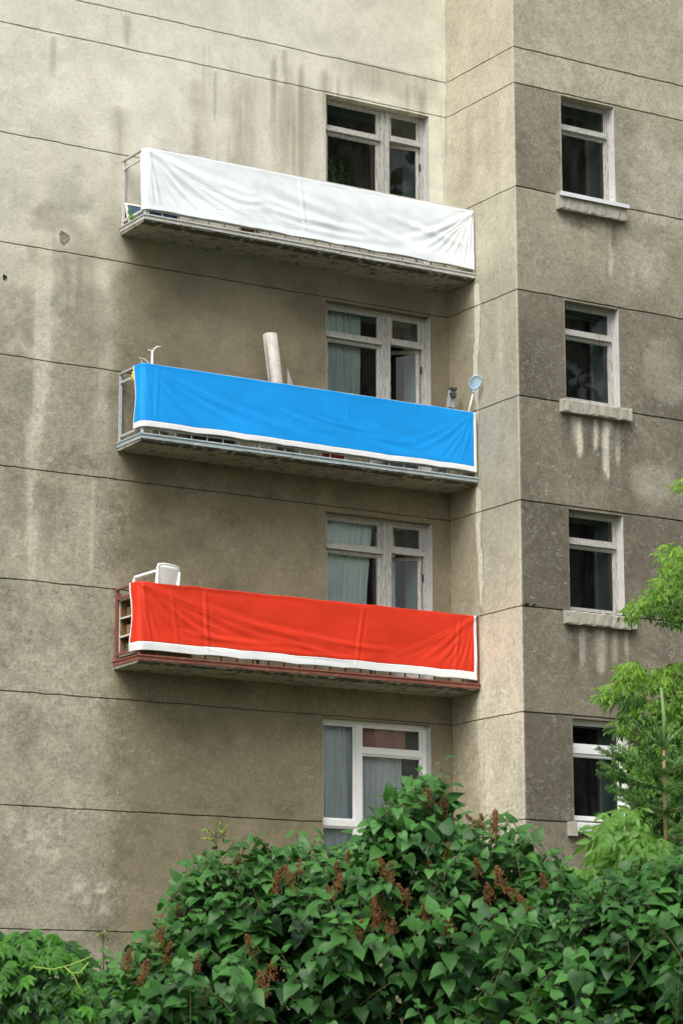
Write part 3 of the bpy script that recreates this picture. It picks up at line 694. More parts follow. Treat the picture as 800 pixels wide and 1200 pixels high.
    # lower left corner swings out along the front
    P = np.stack([px, py, Zz], -1).reshape(-1, 3)
    idx = np.arange(nu*nv).reshape(nv, nu)
    F = np.stack([idx[:-1, :-1], idx[:-1, 1:], idx[1:, 1:], idx[1:, :-1]], -1).reshape(-1, 4)
    sc = ((S[:-1, :-1]+S[1:, 1:])/2).ravel(); zc = ((Zz-zbot[None, :])[:-1, :-1]+(Zz-zbot[None, :])[1:, 1:]).ravel()/2; zt_ = ((zt[None, :]-Zz)[:-1, :-1]).ravel()
    hm = np.zeros(len(F), bool)
    if hem:
        hm = (zc < hem[0]) | (sc < hem[1]) | (sc > L-hem[2]) | (zt_ < hem[3])
    def make(nm, FF, mm, par, off=0):
        used = np.unique(FF); rm = np.full(len(P), -1); rm[used] = np.arange(len(used))
        me = tri_mesh(nm, P[used], rm[FF]); o = link(nm, me, mm, par, True)
        so = o.modifiers.new('thickness', 'SOLIDIFY'); so.thickness = .003; so.offset = 0
        return o
    o = make(name, F[~hm], m, None); tag(o, label, 'banner', 'cloth banners hung on the balconies')
    if hem: make('hem', F[hm], HEM, o)
    return o
banner('cloth_banner', ZB[0], 7.215, 6.375, 6.355, .09, None, BAN_W, 5, 'white cloth banner wrapped round the top balcony railing', 9, am=.0075, nl=9, nr=8, verts=((2.35, .1, .7),))
banner('cloth_banner', ZB[1], 4.29, 3.455, 3.435, .20, (.075, .022, .05, 0), BAN_B, 23, 'bright blue cloth banner with white hem on the middle balcony', 8, 1.0, am=.0030, nl=4, nr=6, verts=((.22, -.02, 1.2), (3.1, .05, .5)))
banner('cloth_banner', ZB[2], 1.425, .545, .535, .22, (.11, .026, .05, .006), BAN_R, 42, 'red cloth banner with white hem on the lowest balcony', 9, 1.0, .035, am=.0065, nl=7, nr=8, verts=((.95, .04, 1.3), (.45, .12, .8), (3.35, -.12, 1.0), (4.9, -.1, 1.2)))

# ------------------------------------------------------------------ things on the balconies
def M(n, c, r=.5, **k): return mat_simple(n, c, r, 0, k.pop('var', .12), k.pop('scale', 8), .1, **k)
# rolled floor covering leaning on the rail
rl = empty('linoleum_roll', (-3.02, -.40, ZB[1]), 'tall off white roll of floor covering standing behind the blue banner', 'roll')
bm = bmesh.new(); n = 96; z0, z1 = ZB[1]+.005, 5.03; ring0, ring1 = [], []
for k in range(n+1):
    t = k/n; a = t*2*math.pi*3.2; r = .06 + .035*t
    ring0.append((r*math.cos(a), r*math.sin(a))); 
lean = (-.28, .07)
def sheet(pts, z0, z1, th):
    lo = [bm.verts.new((-2.93+p[0], -.40+p[1], z0)) for p in pts]; hi = [bm.verts.new((-2.99+p[0]*1.05+lean[0]*.62, -.40+p[1]*1.08, z1 + .012*math.sin(9*i/len(pts)))) for i, p in enumerate(pts)]
    for a, b, c, d in zip(lo, lo[1:], hi[1:], hi): bm.faces.new((a, b, c, d))
sheet(ring0, z0, z1, .003)
sp = from_bm('rolled_sheet', bm, M('linoleum', (.42, .40, .36), .6, dirt=(.30, .28, .24), dirt_at=(.5, .7)), rl, True)
sp.modifiers.new('thickness', 'SOLIDIFY').thickness = .003
bm = bmesh.new()                                            # loose outer edge of the sheet
pts = [(.080, -.01), (.095, -.05), (.06, -.09), (0, -.098), (-.06, -.088), (-.105, -.055), (-.115, -.02)]
pts = [(-.098, .0), (-.118, -.02), (-.136, -.045), (-.150, -.085)]
sheet(pts, z0, z1-.03, .003); o = from_bm('loose_edge', bm, MATS['linoleum'], rl, True); o.modifiers.new('thickness', 'SOLIDIFY').thickness = .003
# small torn offcut beside it
bm = bmesh.new()
a = [(-2.90, -.42, z0), (-2.78, -.40, z0), (-2.79, -.40, 4.36), (-2.84, -.41, 4.46), (-2.90, -.42, 4.60)]
bm.faces.new([bm.verts.new(p) for p in a]); o = from_bm('linoleum_offcut', bm, MATS['linoleum']); o.modifiers.new('thickness', 'SOLIDIFY').thickness = .004
tag(o, 'pointed pale offcut leaning beside the tall roll on the middle balcony', 'offcut')
# forked pole aerial
bm = bmesh.new(); ay = -DB+.07
tube(bm, [(-5.06, ay, ZB[1]), (-5.06, ay, 4.50)], .016, 8)
bm2 = bm
tube(bm, [(-5.06, ay, 4.45), (-5.035, ay, 4.52), (-4.99, ay-.01, 4.555), (-4.93, ay-.01, 4.56)], .011, 6); tube(bm, [(-5.06, ay, 4.49), (-5.12, ay, 4.495)], .009, 6); tube(bm, [(-4.985, ay-.01, 4.55), (-4.95, ay, 4.53)], .007, 6)
tag(from_bm('aerial', bm, M('aerial_paint', (.62, .62, .60), .5), None, True), 'thin white forked pole sticking up over the blue banner corner', 'pole')
bm = bmesh.new(); tube(bm, [(-5.20, ay+.01, 4.28), (-5.21, ay+.01, 4.345), (-5.25, ay, 4.37), (-5.17, ay, 4.365), (-5.12, ay, 4.33), (-5.10, ay, 4.29)], .008, 6)
tag(from_bm('wire_hook', bm, MATS['aerial_paint'], None, True), 'bent white wire on the rail left of the forked pole', 'wire')
# yellow bag knotted to the side rail
bm = bmesh.new(); bmesh.ops.create_icosphere(bm, subdivisions=3, radius=1)
for v in bm.verts:
    p = v.co; k = 1+.35*math.sin(p.x*5+p.z*7)*math.cos(p.y*6); v.co = Vector((-5.205+p.x*.035*k, -.42+p.y*.06*k, 4.19+p.z*.075*k - .03*abs(p.x)))
tube(bm, [(-5.205, -.42, 4.23), (-5.24, -.43, 4.28), (-5.21, -.44, 4.31), (-5.18, -.43, 4.27)], .008, 5)
tag(from_bm('plastic_bag', bm, M('yellow_film', (.75, .62, .03), .4), None, True), 'small yellow bag tied to the side rail of the middle balcony', 'bag')
# aluminium step ladder
sx, sy = -.28, -.42
lad = empty('step_ladder', (sx, sy, ZB[1]), 'grey step ladder standing behind the right end of the blue banner', 'ladder')
LM = M('ladder_metal', (.30, .33, .36), .35); LP = M('ladder_plastic', (.05, .055, .06), .5)
zt = 4.66
for side in (-.0, .075):
    bm = bmesh.new(); bar(bm, (sx-.16+side, sy+.05, ZB[1]+.004), (sx+.045+side, sy+.05, zt), .02, .045); from_bm('rail', bm, LM, lad, bevel=.003)
for k in range(6):
    t = .2+.15*k; z = ZB[1]+(zt-ZB[1])*t; x = sx-.16+.205*t
    bm = bmesh.new(); box(bm, x-.005, x+.08, sy+.005, sy+.085, z, z+.02); from_bm('rung', bm, LP if k % 2 else LM, lad)
bm = bmesh.new(); box(bm, sx+.035, sx+.135, sy+.0, sy+.09, zt, zt+.035); box(bm, sx+.045, sx+.12, sy+.0, sy+.09, zt-.10, zt-.05); from_bm('cap', bm, LP, lad, bevel=.006)
# landing net
net = empty('landing_net', (-.16, -.46, ZB[1]), 'pale blue landing net on a white handle beside the corner wall', 'net')
bm = bmesh.new(); tube(bm, [(-.16, -.46, ZB[1]+.004), (-.15, -.715, 4.32), (-.135, -.80, 4.56)], .011, 8); from_bm('handle', bm, WHITEPL, net, True)
BLUEN = M('net_blue', (.30, .48, .64), .5); bm = bmesh.new()
hc = Vector((-.13, -.84, 4.68)); ax1, ax2 = Vector((.072, -.045, .025)), Vector((-.01, -.02, .088))
loop = [hc + ax1*math.cos(a) + ax2*math.sin(a) for a in np.linspace(0, 2*math.pi, 28)]
tube(bm, loop, .009, 6); tube(bm, [(-.137, -.795, 4.53), (-.132, -.82, 4.57)], .014, 8); from_bm('hoop', bm, BLUEN, net, True)
bm = bmesh.new(); nrm = Vector((-.25, -.9, -.1)).normalized(); rr = []
for j in range(9):
    t = j/8; rr.append([bm.verts.new(hc + (ax1*math.cos(a)+ax2*math.sin(a))*(.97*(1-t**2.2)+.04) - nrm*.05*t + Vector((0, 0, -.09*t))) for a in np.linspace(0, 2*math.pi, 24, endpoint=False)])
for a, b in zip(rr, rr[1:]):
    for k in range(24): bm.faces.new((a[k], a[(k+1) % 24], b[(k+1) % 24], b[k]))
t = NT('net_mesh'); p = t.n('ShaderNodeBsdfDiffuse'); p.inputs[0].default_value = (.45, .62, .78, 1); tr = t.n('ShaderNodeBsdfTransparent'); mx = t.n('ShaderNodeMixShader'); mx.inputs[0].default_value = .8
t.l(tr.outputs[0], mx.inputs[1]); t.l(p.outputs[0], mx.inputs[2]); t.l(mx.outputs[0], t.out.inputs[0])
from_bm('net_bag', bm, t.m, net, True)
# things on the middle balcony floor glimpsed under the cloth
def crate(name, x0, x1, y0, y1, z0, z1, m, label, cat):
    bm = bmesh.new(); th = .012
    box(bm, x0, x1, y0, y1, z0, z0+th); box(bm, x0, x0+th, y0, y1, z0+th, z1); box(bm, x1-th, x1, y0, y1, z0+th, z1); box(bm, x0+th, x1-th, y0, y0+th, z0+th, z1); box(bm, x0+th, x1-th, y1-th, y1, z0+th, z1)
    return tag(from_bm(name, bm, m, bevel=.003), label, cat)
crate('storage_box', -1.42, -.85, -.50, -.15, ZB[1], ZB[1]+.30, M('box_grey', (.45, .45, .43), .6), 'pale grey box under the blue banner on the middle balcony', 'box')
crate('storage_box', -4.45, -3.75, -.50, -.12, ZB[1], ZB[1]+.35, M('box_brown', (.07, .055, .04), .8), 'dark wooden box on the left floor of the middle balcony', 'box')
def lathe(bm, c, prof, n=28, sq=1.0):
    rings = [[bm.verts.new((c[0]+r*math.cos(2*math.pi*k/n)*sq, c[1]+r*math.sin(2*math.pi*k/n), c[2]+z)) for k in range(n)] for r, z in prof]
    for a, b in zip(rings, rings[1:]):
        for k in range(n): bm.faces.new((a[k], a[(k+1) % n], b[(k+1) % n], b[k]))
    bm.faces.new(rings[0][::-1])
bm = bmesh.new(); lathe(bm, (-2.2, -.46, ZB[1]), [(.12, .002), (.15, .10), (.17, .16), (.175, .165), (.165, .15), (.14, .09), (.11, .014)])
tag(from_bm('basin', bm, M('basin_red', (.5, .02, .02), .35), None, True), 'red plastic basin on the floor behind the blue banner', 'basin')
bm = bmesh.new()
for k in range(5):
    pts = [(-5.0+.05*k+.03*math.sin(i+k), -.62+.02*k+.02*math.cos(2*i), ZB[1]+.02+.07*abs(math.sin(.8*i+k))) for i in range(8)]
    tube(bm, pts, .012, 6)
tag(from_bm('rope_coil', bm, M('rope', (.35, .30, .22), .9), None, True), 'loose coil of grey rope at the left floor of the middle balcony', 'rope')
# top balcony: leaning framed board, blue tub, green plant, brown pot
br = empty('framed_board', (-5.1, -.1, ZB[0]), 'dark blue board in a white frame leaning in the top balcony corner', 'board')
bm = bmesh.new(); bmf = bmesh.new()
c0, ux, uz = Vector((-5.185, -.13, ZB[0]+.006)), Vector((.36, -.01, 0)), Vector((-.015, .085, .33))
def para(b, o, u, v, th):
    nn = u.cross(v).normalized()*th; hexa(b, [o+nn*i+u*j+v*k for i in (0, 1) for j in (0, 1) for k in (0, 1)])
para(bm, c0+ux*.08+uz*.08, ux*.84, uz*.84, .01)
for a, u, v in ((c0, ux, uz*.08), (c0+uz*.92, ux, uz*.08), (c0+uz*.08, ux*.08, uz*.84), (c0+ux*.92+uz*.08, ux*.08, uz*.84)): para(bmf, a, u, v, .018)
from_bm('board', bm, M('board_blue', (.05, .10, .17), .4), br); from_bm('frame', bmf, WHITEPL, br)
bm = bmesh.new(); lathe(bm, (-4.85, -.52, ZB[0]), [(.10, .002), (.12, .12), (.13, .14), (.135, .15), (.12, .145), (.10, .02)], 28, 1.9)
tag(from_bm('tub', bm, M('tub_blue', (.03, .10, .30), .4), None, True), 'blue oval tub under the white banner near the left corner', 'tub')
bm = bmesh.new(); lathe(bm, (-3.55, -.50, ZB[0]), [(.09, .002), (.13, .17), (.145, .18), (.14, .2), (.12, .19), (.09, .05)])
tag(from_bm('flower_pot', bm, M('pot_brown', (.24, .10, .05), .7), None, True), 'brown flower pot glimpsed under the white banner', 'pot')

WEED = mat_leaf('weed_leaf', (.06, .16, .02), (.14, .30, .05), trans=.3)
# lowest balcony: shelf unit in the open end and a plastic chair standing on a chest
sh = empty('shelf_unit', (-5.0, -.3, ZB[2]), 'white shelf unit with brown back in the open end of the lowest balcony', 'shelf')
ws = M('shelf_white', (.62, .60, .54), .5); bs = M('shelf_brown', (.20, .115, .05), .7)
x0, x1, ya, yb = -5.17, -4.93, -.60, -.03
for y in (ya, yb-.02):
    bm = bmesh.new(); box(bm, x0, x1, y, y+.02, ZB[2]+.002, ZB[2]+.80); from_bm('side_panel', bm, bs, sh, bevel=.002)
    bm = bmesh.new(); box(bm, x0-.012, x0-.0005, y, y+.02, ZB[2]+.002, ZB[2]+.80); from_bm('edge_band', bm, ws, sh)
for z in (.05, .30, .54, .78):
    bm = bmesh.new(); box(bm, x0, x1, ya+.021, yb-.021, ZB[2]+z, ZB[2]+z+.02); from_bm('shelf', bm, bs, sh, bevel=.002)
    bm = bmesh.new(); box(bm, x0-.012, x0-.0005, ya+.021, yb-.021, ZB[2]+z, ZB[2]+z+.022); from_bm('edge_band', bm, ws, sh)
bm = bmesh.new(); box(bm, x1-.012, x1-.002, ya+.022, yb-.022, ZB[2]+.071, ZB[2]+.299); box(bm, x1-.012, x1-.002, ya+.022, yb-.022, ZB[2]+.321, ZB[2]+.539); box(bm, x1-.012, x1-.002, ya+.022, yb-.022, ZB[2]+.561, ZB[2]+.779); from_bm('back_panel', bm, bs, sh)
for k, (z, hh, c) in enumerate(((.32, .14, (.25, .15, .07)), (.56, .13, (.18, .10, .05)), (.07, .15, (.12, .10, .08)))):
    bm = bmesh.new(); box(bm, x0+.04, x1-.03, ya+.06+.05*k, yb-.12, ZB[2]+z+.001, ZB[2]+z+hh)
    tag(from_bm('carton', bm, M('carton%d' % k, c, .8), bevel=.004), ('light brown carton on the middle shelf', 'reddish brown carton on the top shelf', 'dark brown carton on the bottom shelf')[k] + ' of the white unit', 'carton')
chest_top = ZB[2]+.45
ch = crate('wooden_chest', -5.13+.22, -4.42, -.60, -.08, ZB[2]+.002, chest_top-.02, M('chest_wood', (.22, .15, .08), .7), 'wooden chest under the white plastic chair on the lowest balcony', 'chest')
bm = bmesh.new(); box(bm, -4.92, -4.41, -.61, -.07, chest_top-.019, chest_top); from_bm('lid', bm, MATS['chest_wood'], ch, bevel=.004)
# monobloc chair facing left (towards -x)
pc = empty('plastic_chair', (-4.80, -.35, chest_top), 'white plastic garden chair raised behind the left end of the red banner', 'chair')
def rpanel(w, hgt, th, r=.06):
    pts = []
    for cx, cz, a0 in ((w/2-r, hgt-r, 0), (-w/2+r, hgt-r, 90), (-w/2+r, r*.5, 180), (w/2-r, r*.5, 270)):
        for k in range(6): a = R(a0+18*k); rr = r if cz > hgt/2 else r*.5; pts.append((cx+rr*math.cos(a)+(0 if True else 0), cz+rr*math.sin(a)))
    return pts
CB = Vector((-4.80, -.35, chest_top))
CROT = Matrix.Rotation(R(-74), 3, 'Z')
def chair_pt(x, y, z): return CB + CROT @ Vector((x*.88, y*.88, z*.88))
bm = bmesh.new()                                            # backrest: curved panel with slots and thick rolled rim
nb, nh = 17, 12; grid = []
for j in range(nh):
    t = j/(nh-1); row = []
    for i in range(nb):
        a = (i/(nb-1)-.5)*2; z = .40 + .46*t - .022*t*abs(a)**5; y = a*.23*(1-.05*t)
        row.append(bm.verts.new(chair_pt(.18+.07*t-.025*a*a, y, z)))
    grid.append(row)
for j in range(nh-1):
    for i in range(nb-1):
        bm.faces.new((grid[j][i], grid[j][i+1], grid[j+1][i+1], grid[j+1][i]))
ob = from_bm('backrest', bm, WHITEPL, pc, True); ob.modifiers.new('thickness', 'SOLIDIFY').thickness = .012
bm = bmesh.new(); hexa(bm, [chair_pt(x, y, z) for x in (-.22, .16) for y in (-.20, .20) for z in (.385, .40)]); from_bm('seat', bm, WHITEPL, pc, bevel=.006)
for sy in (-1, 1):
    bm = bmesh.new(); tube(bm, [chair_pt(-.26, sy*.20, 0), chair_pt(-.24, sy*.225, .40), chair_pt(-.235, sy*.24, .68), chair_pt(-.20, sy*.245, .715), chair_pt(0, sy*.245, .73), chair_pt(.20, sy*.225, .76)], [.022, .026, .024, .024, .024, .02], 8); from_bm('armrest', bm, WHITEPL, pc, True)
    bm = bmesh.new(); tube(bm, [chair_pt(.27, sy*.20, 0), chair_pt(.20, sy*.21, .38), chair_pt(.235, sy*.22, .82)], [.022, .026, .016], 8); from_bm('leg', bm, WHITEPL, pc, True)
bm = bmesh.new(); tube(bm, [chair_pt(.235, -.22, .80), chair_pt(.235, -.20, .86), chair_pt(.245, -.1, .874), chair_pt(.25, .0, .875), chair_pt(.245, .1, .874), chair_pt(.235, .20, .86), chair_pt(.235, .22, .80)], .016, 8); from_bm('top_rim', bm, WHITEPL, pc, True)

# ------------------------------------------------------------------ curtains and house plant
def curtain(x0, x1, y, z0, z1, m, label, folds=9, amp=.035, seed=1, gather=0, name='curtain'):
    nu, nv = 110, 14; u = np.linspace(0, 1, nu); v = np.linspace(0, 1, nv); U, V = np.meshgrid(u, v)
    X = x0 + (x1-x0)*(U - gather*(1-V)*U*.35*np.sin(np.pi*np.clip(V, 0, 1)*.5+.6)); ph = fbm(U*5, V*1.2, seed, 3)*7
    Y = y + amp*np.sin(U*folds*2*np.pi + ph)*(.6+.4*(1-V)) + .01*np.sin(U*37)
    Zz = z0 + (z1-z0)*V
    idx = np.arange(nu*nv).reshape(nv, nu); F = np.stack([idx[:-1, :-1], idx[:-1, 1:], idx[1:, 1:], idx[1:, :-1]], -1).reshape(-1, 4)
    me = tri_mesh(name, np.stack([X, Y, Zz], -1).reshape(-1, 3), F); return tag(link(name, me, m, None, True), label, 'curtain')
CG = mat_cloth('curtain_grey', (.62, .66, .63), .8, 300, .1, .04); CWh = mat_cloth('curtain_white', (.90, .93, .91), .8, 300, .1, .04)
CLi = mat_cloth('curtain_lilac', (.80, .81, .93), .8, 300, .1, .04); CRd = mat_cloth('curtain_red', (.55, .27, .25), .8, 300, .1, .04); CDk = mat_cloth('curtain_dark', (.035, .036, .034), .9, 300, .1, .1)
CBr = mat_cloth('curtain_brown', (.05, .042, .032), .9, 300, .1, .1)
curtain(-1.98, -1.30, .28, 3.8, 5.85, CG, 'grey net curtain behind the left window above the blue banner', 8, .03, 3)
curtain(-2.0, -1.12, .27, 1.0, 2.86, CWh, 'pale net curtain swept aside in the window above the red banner', 9, .02, 5, .55)
curtain(-.93, -.60, .52, .6, 2.7, CLi, 'lilac white curtain in the ajar door above the red banner', 4, .03, 8)
curtain(-2.07, -.66, .30, -2.0, .0, mat_cloth('curtain_bluegrey', (.80, .80, .84), .8, 300, .1, .04), 'pleated blue grey curtain across the lowest wide window', 17, .03, 11)
curtain(-1.45, -.62, .255, -.46, -.05, CRd, 'dull red valance at the top of the lowest wide window', 8, .012, 13, name='valance')
for i, (lab) in enumerate(('dark curtain in the topmost small window of the wing', 'dark curtain in the second small window from the top', 'dark curtain in the small window above the maple branch', 'dark curtain in the lowest small window beside the spruce')):
    curtain(.75, 1.8, -D+.82, SC_[i]-.1, HC[i]+.1, CBr if i == 0 else CDk, lab, 9, .04, 20+i)
curtain(-2.3, -.2, 1.2, 6.4, 8.9, CBr, 'brown curtain deep inside the topmost balcony window', 12, .05, 31)
# potted climber inside the topmost balcony window
LEAF_IN = mat_leaf('house_plant_leaf', (.05, .14, .03), (.14, .30, .06))
hp = empty('house_plant', (-1.75, .36, 7.08), 'green trailing house plant inside the topmost balcony window', 'plant')
bm = bmesh.new(); lathe(bm, (-1.75, .36, 7.08), [(.05, .0), (.075, .12), (.08, .13), (.075, .13), (.05, .02)]); from_bm('pot', bm, M('terracotta', (.3, .13, .07), .8), hp, True)
bm = bmesh.new(); stems = []
for k in range(5):
    p = Vector((-1.75, .36, 7.2)); st = [p.copy()]; a = random.uniform(-1, 1)
    for i in range(9): p = p + Vector((.03*math.sin(a+i*.6)+.012*(k-2), random.uniform(-.012, .008), .085)); st.append(p.copy())
    stems.append(st); tube(bm, st, [.006]*8+[.004]*2, 5)
from_bm('stem', bm, M('plant_stem', (.12, .2, .05), .6), hp, True)

# ------------------------------------------------------------------ leaves
def leaf_template(outline, fold=.22, curl=.25, mid=None):
    """outline: right half points (x,y) from base to tip; midrib points share y"""
    n = len(outline); V = []; F = []
    ys = [max(0, o[1]) for o in outline]
    for (x, y), ym in zip(outline, ys): V += [(0, ym, 0), (x, y, 0), (-x, y, 0)]
    V = np.array(V, float); V[:, 2] = fold*np.abs(V[:, 0]) - curl*V[:, 1]**2
    for i in range(n-1):
        a, b = 3*i, 3*(i+1)
        F += [(a, a+1, b+1), (a, b+1, b), (a, b+2, a+2), (a, b, b+2)]
    return V, np.array(F)
HEART = leaf_template([(.03, .03), (.12, -.07), (.25, -.07), (.35, .02), (.40, .15), (.39, .30), (.33, .46), (.24, .62), (.14, .77), (.06, .90), (.004, 1.0)], .17, .30)
LANCE = leaf_template([(.02, 0), (.13, .14), (.20, .34), (.19, .52), (.12, .76), (.05, .92), (.004, 1)], .35, .35)
def orient(V, pos, d, nrm, size):
    """place template copies: y along d, z along nrm"""
    d = d/np.linalg.norm(d, axis=1, keepdims=True); x = np.cross(d, nrm); x /= np.linalg.norm(x, axis=1, keepdims=True)+1e-9; z = np.cross(x, d)
    return pos[:, None, :] + size[:, None, None]*(V[None, :, 0:1]*x[:, None, :] + V[None, :, 1:2]*d[:, None, :] + V[None, :, 2:3]*z[:, None, :])
def leaf_mesh(name, tmpl, pos, d, nrm, size, rnd, mat, parent, widen=None):
    V, F = tmpl; pos, d, nrm, size, rnd = map(np.asarray, (pos, d, nrm, size, rnd))
    W = orient(V, pos, d, nrm, size); m, k = len(pos), len(V)
    FF = (F[None] + (np.arange(m)*k)[:, None, None]).reshape(-1, 3)
    me = tri_mesh(name, W.reshape(-1, 3), FF, {'rnd': np.repeat(rnd, k)})
    return link(name, me, mat, parent, True)
def unit(v): return v/(np.linalg.norm(v)+1e-9)
def prof_fn(pts):
    xs, ys = zip(*pts); return lambda x: float(np.interp(x, xs, ys))
VIEW = unit(np.array([-13.4-CAM[0], -18.8-CAM[1], 0]))     # from the street towards the house
UP = np.array([0, 0, 1.0])

# house plant leaves
pos, dd, nn, sz, rn = [], [], [], [], []
for st in stems:
    for p in st[2:]:
        for q in range(3):
            v = RNG.normal(0, 1, 3); pos.append(np.array(p)); dd.append(unit(v+np.array([0, -.3, -.2]))); nn.append(unit(RNG.normal(0, .5, 3)+np.array([0, -.8, .6]))); sz.append(RNG.uniform(.05, .09)); rn.append(RNG.random())
leaf_mesh('foliage', LANCE, pos, dd, nn, sz, rn, LEAF_IN, hp)

wd = empty('weed', (-5.215, -.33, ZB[0]), 'small green weed sprouting at the left rim of the top balcony', 'weed')
bm = bmesh.new(); wp, wdv, wn, ws_, wr = [], [], [], [], []
for k in range(5):
    e = Vector((-5.235+.02*math.sin(k*2.1), -.33-.05*k+.08, ZB[0]+.16-.05*k)); tube(bm, [(-5.215, -.33, ZB[0]+.005), (-5.22, -.34-.02*k, ZB[0]+.07), e], .004, 5)
    for j in range(7): wp.append(np.array(e)+RNG.normal(0, .018, 3)*np.array([.4, 1, 1])); wdv.append(unit(RNG.normal(0, 1, 3)+np.array([-.6, 0, -.3]))); wn.append(unit(np.array([-.6, -.6, .5])+RNG.normal(0, .3, 3))); ws_.append(RNG.uniform(.03, .06)); wr.append(RNG.random())
from_bm('stem', bm, M('weed_stem', (.15, .26, .06), .6), wd, True); leaf_mesh('foliage', LANCE, wp, wdv, wn, ws_, wr, WEED, wd)
def shoots_to_leaves(shoots, node, lsize, droop, taper=True, rs=RNG, twig=None, leafy=1.0, jitter=.35):
    pos, dd, nn, sz, rn = [], [], [], [], []
    for (tip, d, L, tone) in shoots:
        d = unit(d); side = unit(np.cross(d, UP)+1e-3*rs.normal(0, 1, 3)); up2 = np.cross(side, d)
        n = max(3, int(L/node)); bend = np.array([0, 0, -.25])*L
        base = tip - d*L; tw = []
        for i in range(n+1):
            t = i/n; p = base + d*L*t + bend*(t-.5)**2*0 + up2*.03*math.sin(2*t); tw.append(p)
            if t < 1-leafy: continue
            a0 = (i % 2)*math.pi/2 + rs.uniform(-.3, .3)
            for s in (0, math.pi):
                a = a0+s; lat = side*math.cos(a)+up2*math.sin(a)
                v = unit(lat*1.0 + d*(.35+.5*t) + rs.normal(0, jitter*.5, 3)); v = unit(v + np.array([0, 0, -droop*rs.uniform(.5, 1.8)]))
                nrm = unit(UP*.9 + d*.2 - VIEW*.6 + lat*.25 + rs.normal(0, jitter*.8, 3))
                nrm = nrm - v*np.dot(v, nrm); 
                s_ = lsize*rs.choice([rs.uniform(.45, .8), rs.uniform(.8, 1.15), rs.uniform(.95, 1.2)])*(1 if t < .8 else .72)
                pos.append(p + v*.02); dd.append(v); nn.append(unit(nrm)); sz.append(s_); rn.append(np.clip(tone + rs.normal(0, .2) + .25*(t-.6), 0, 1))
        if twig is not None: tube(twig, [Vector(q) for q in tw], [.0028]*len(tw), 4, False)
    return pos, dd, nn, sz, rn

LILAC = mat_leaf('lilac_leaf', (.007, .040, .008), (.062, .180, .036), trans=.22, rough=.45, spec=.24)
LILAC_OLD = MATS['lilac_leaf']
BARK = M('bark', (.14, .11, .08), .9, var=.35, scale=20, stretch=(1, 1, .25)); TWIG = M('twig_bark', (.075, .065, .03), .8, var=.3, scale=30)
SEED = mat_simple('dried_flower', (.15, .065, .018), .9, 0, .45, 30, .2)

def panicle_mesh(seed):
    rs = random.Random(seed); bm = bmesh.new(); tube(bm, [(0, 0, -.02), (.004, 0, .06), (0, .004, .15)], [.003, .0025, .001], 5)
    for k in range(105):
        t = rs.random()**.8; r = .048*(1-t)**.7*rs.random()**.4+.004; a = rs.uniform(0, 6.283); z = .02+.135*t
        mt = Matrix.Translation((r*math.cos(a), r*math.sin(a), z + .3*r)) @ Matrix.Rotation(rs.uniform(0, 3), 4, Vector((rs.random(), rs.random(), rs.random()+.01)).normalized()) @ Matrix.Diagonal((.003, .003, .008, 1))
        bmesh.ops.create_icosphere(bm, subdivisions=1, radius=1, matrix=mt)
        if k % 3 == 0: tube(bm, [(0, 0, z-.01), (r*math.cos(a), r*math.sin(a), z+.3*r)], .0015, 4, False)
    me = bpy.data.meshes.new('seed_head'); bm.to_mesh(me); bm.free(); me.materials.append(SEED); return me
PAN = [panicle_mesh(k) for k in range(3)]

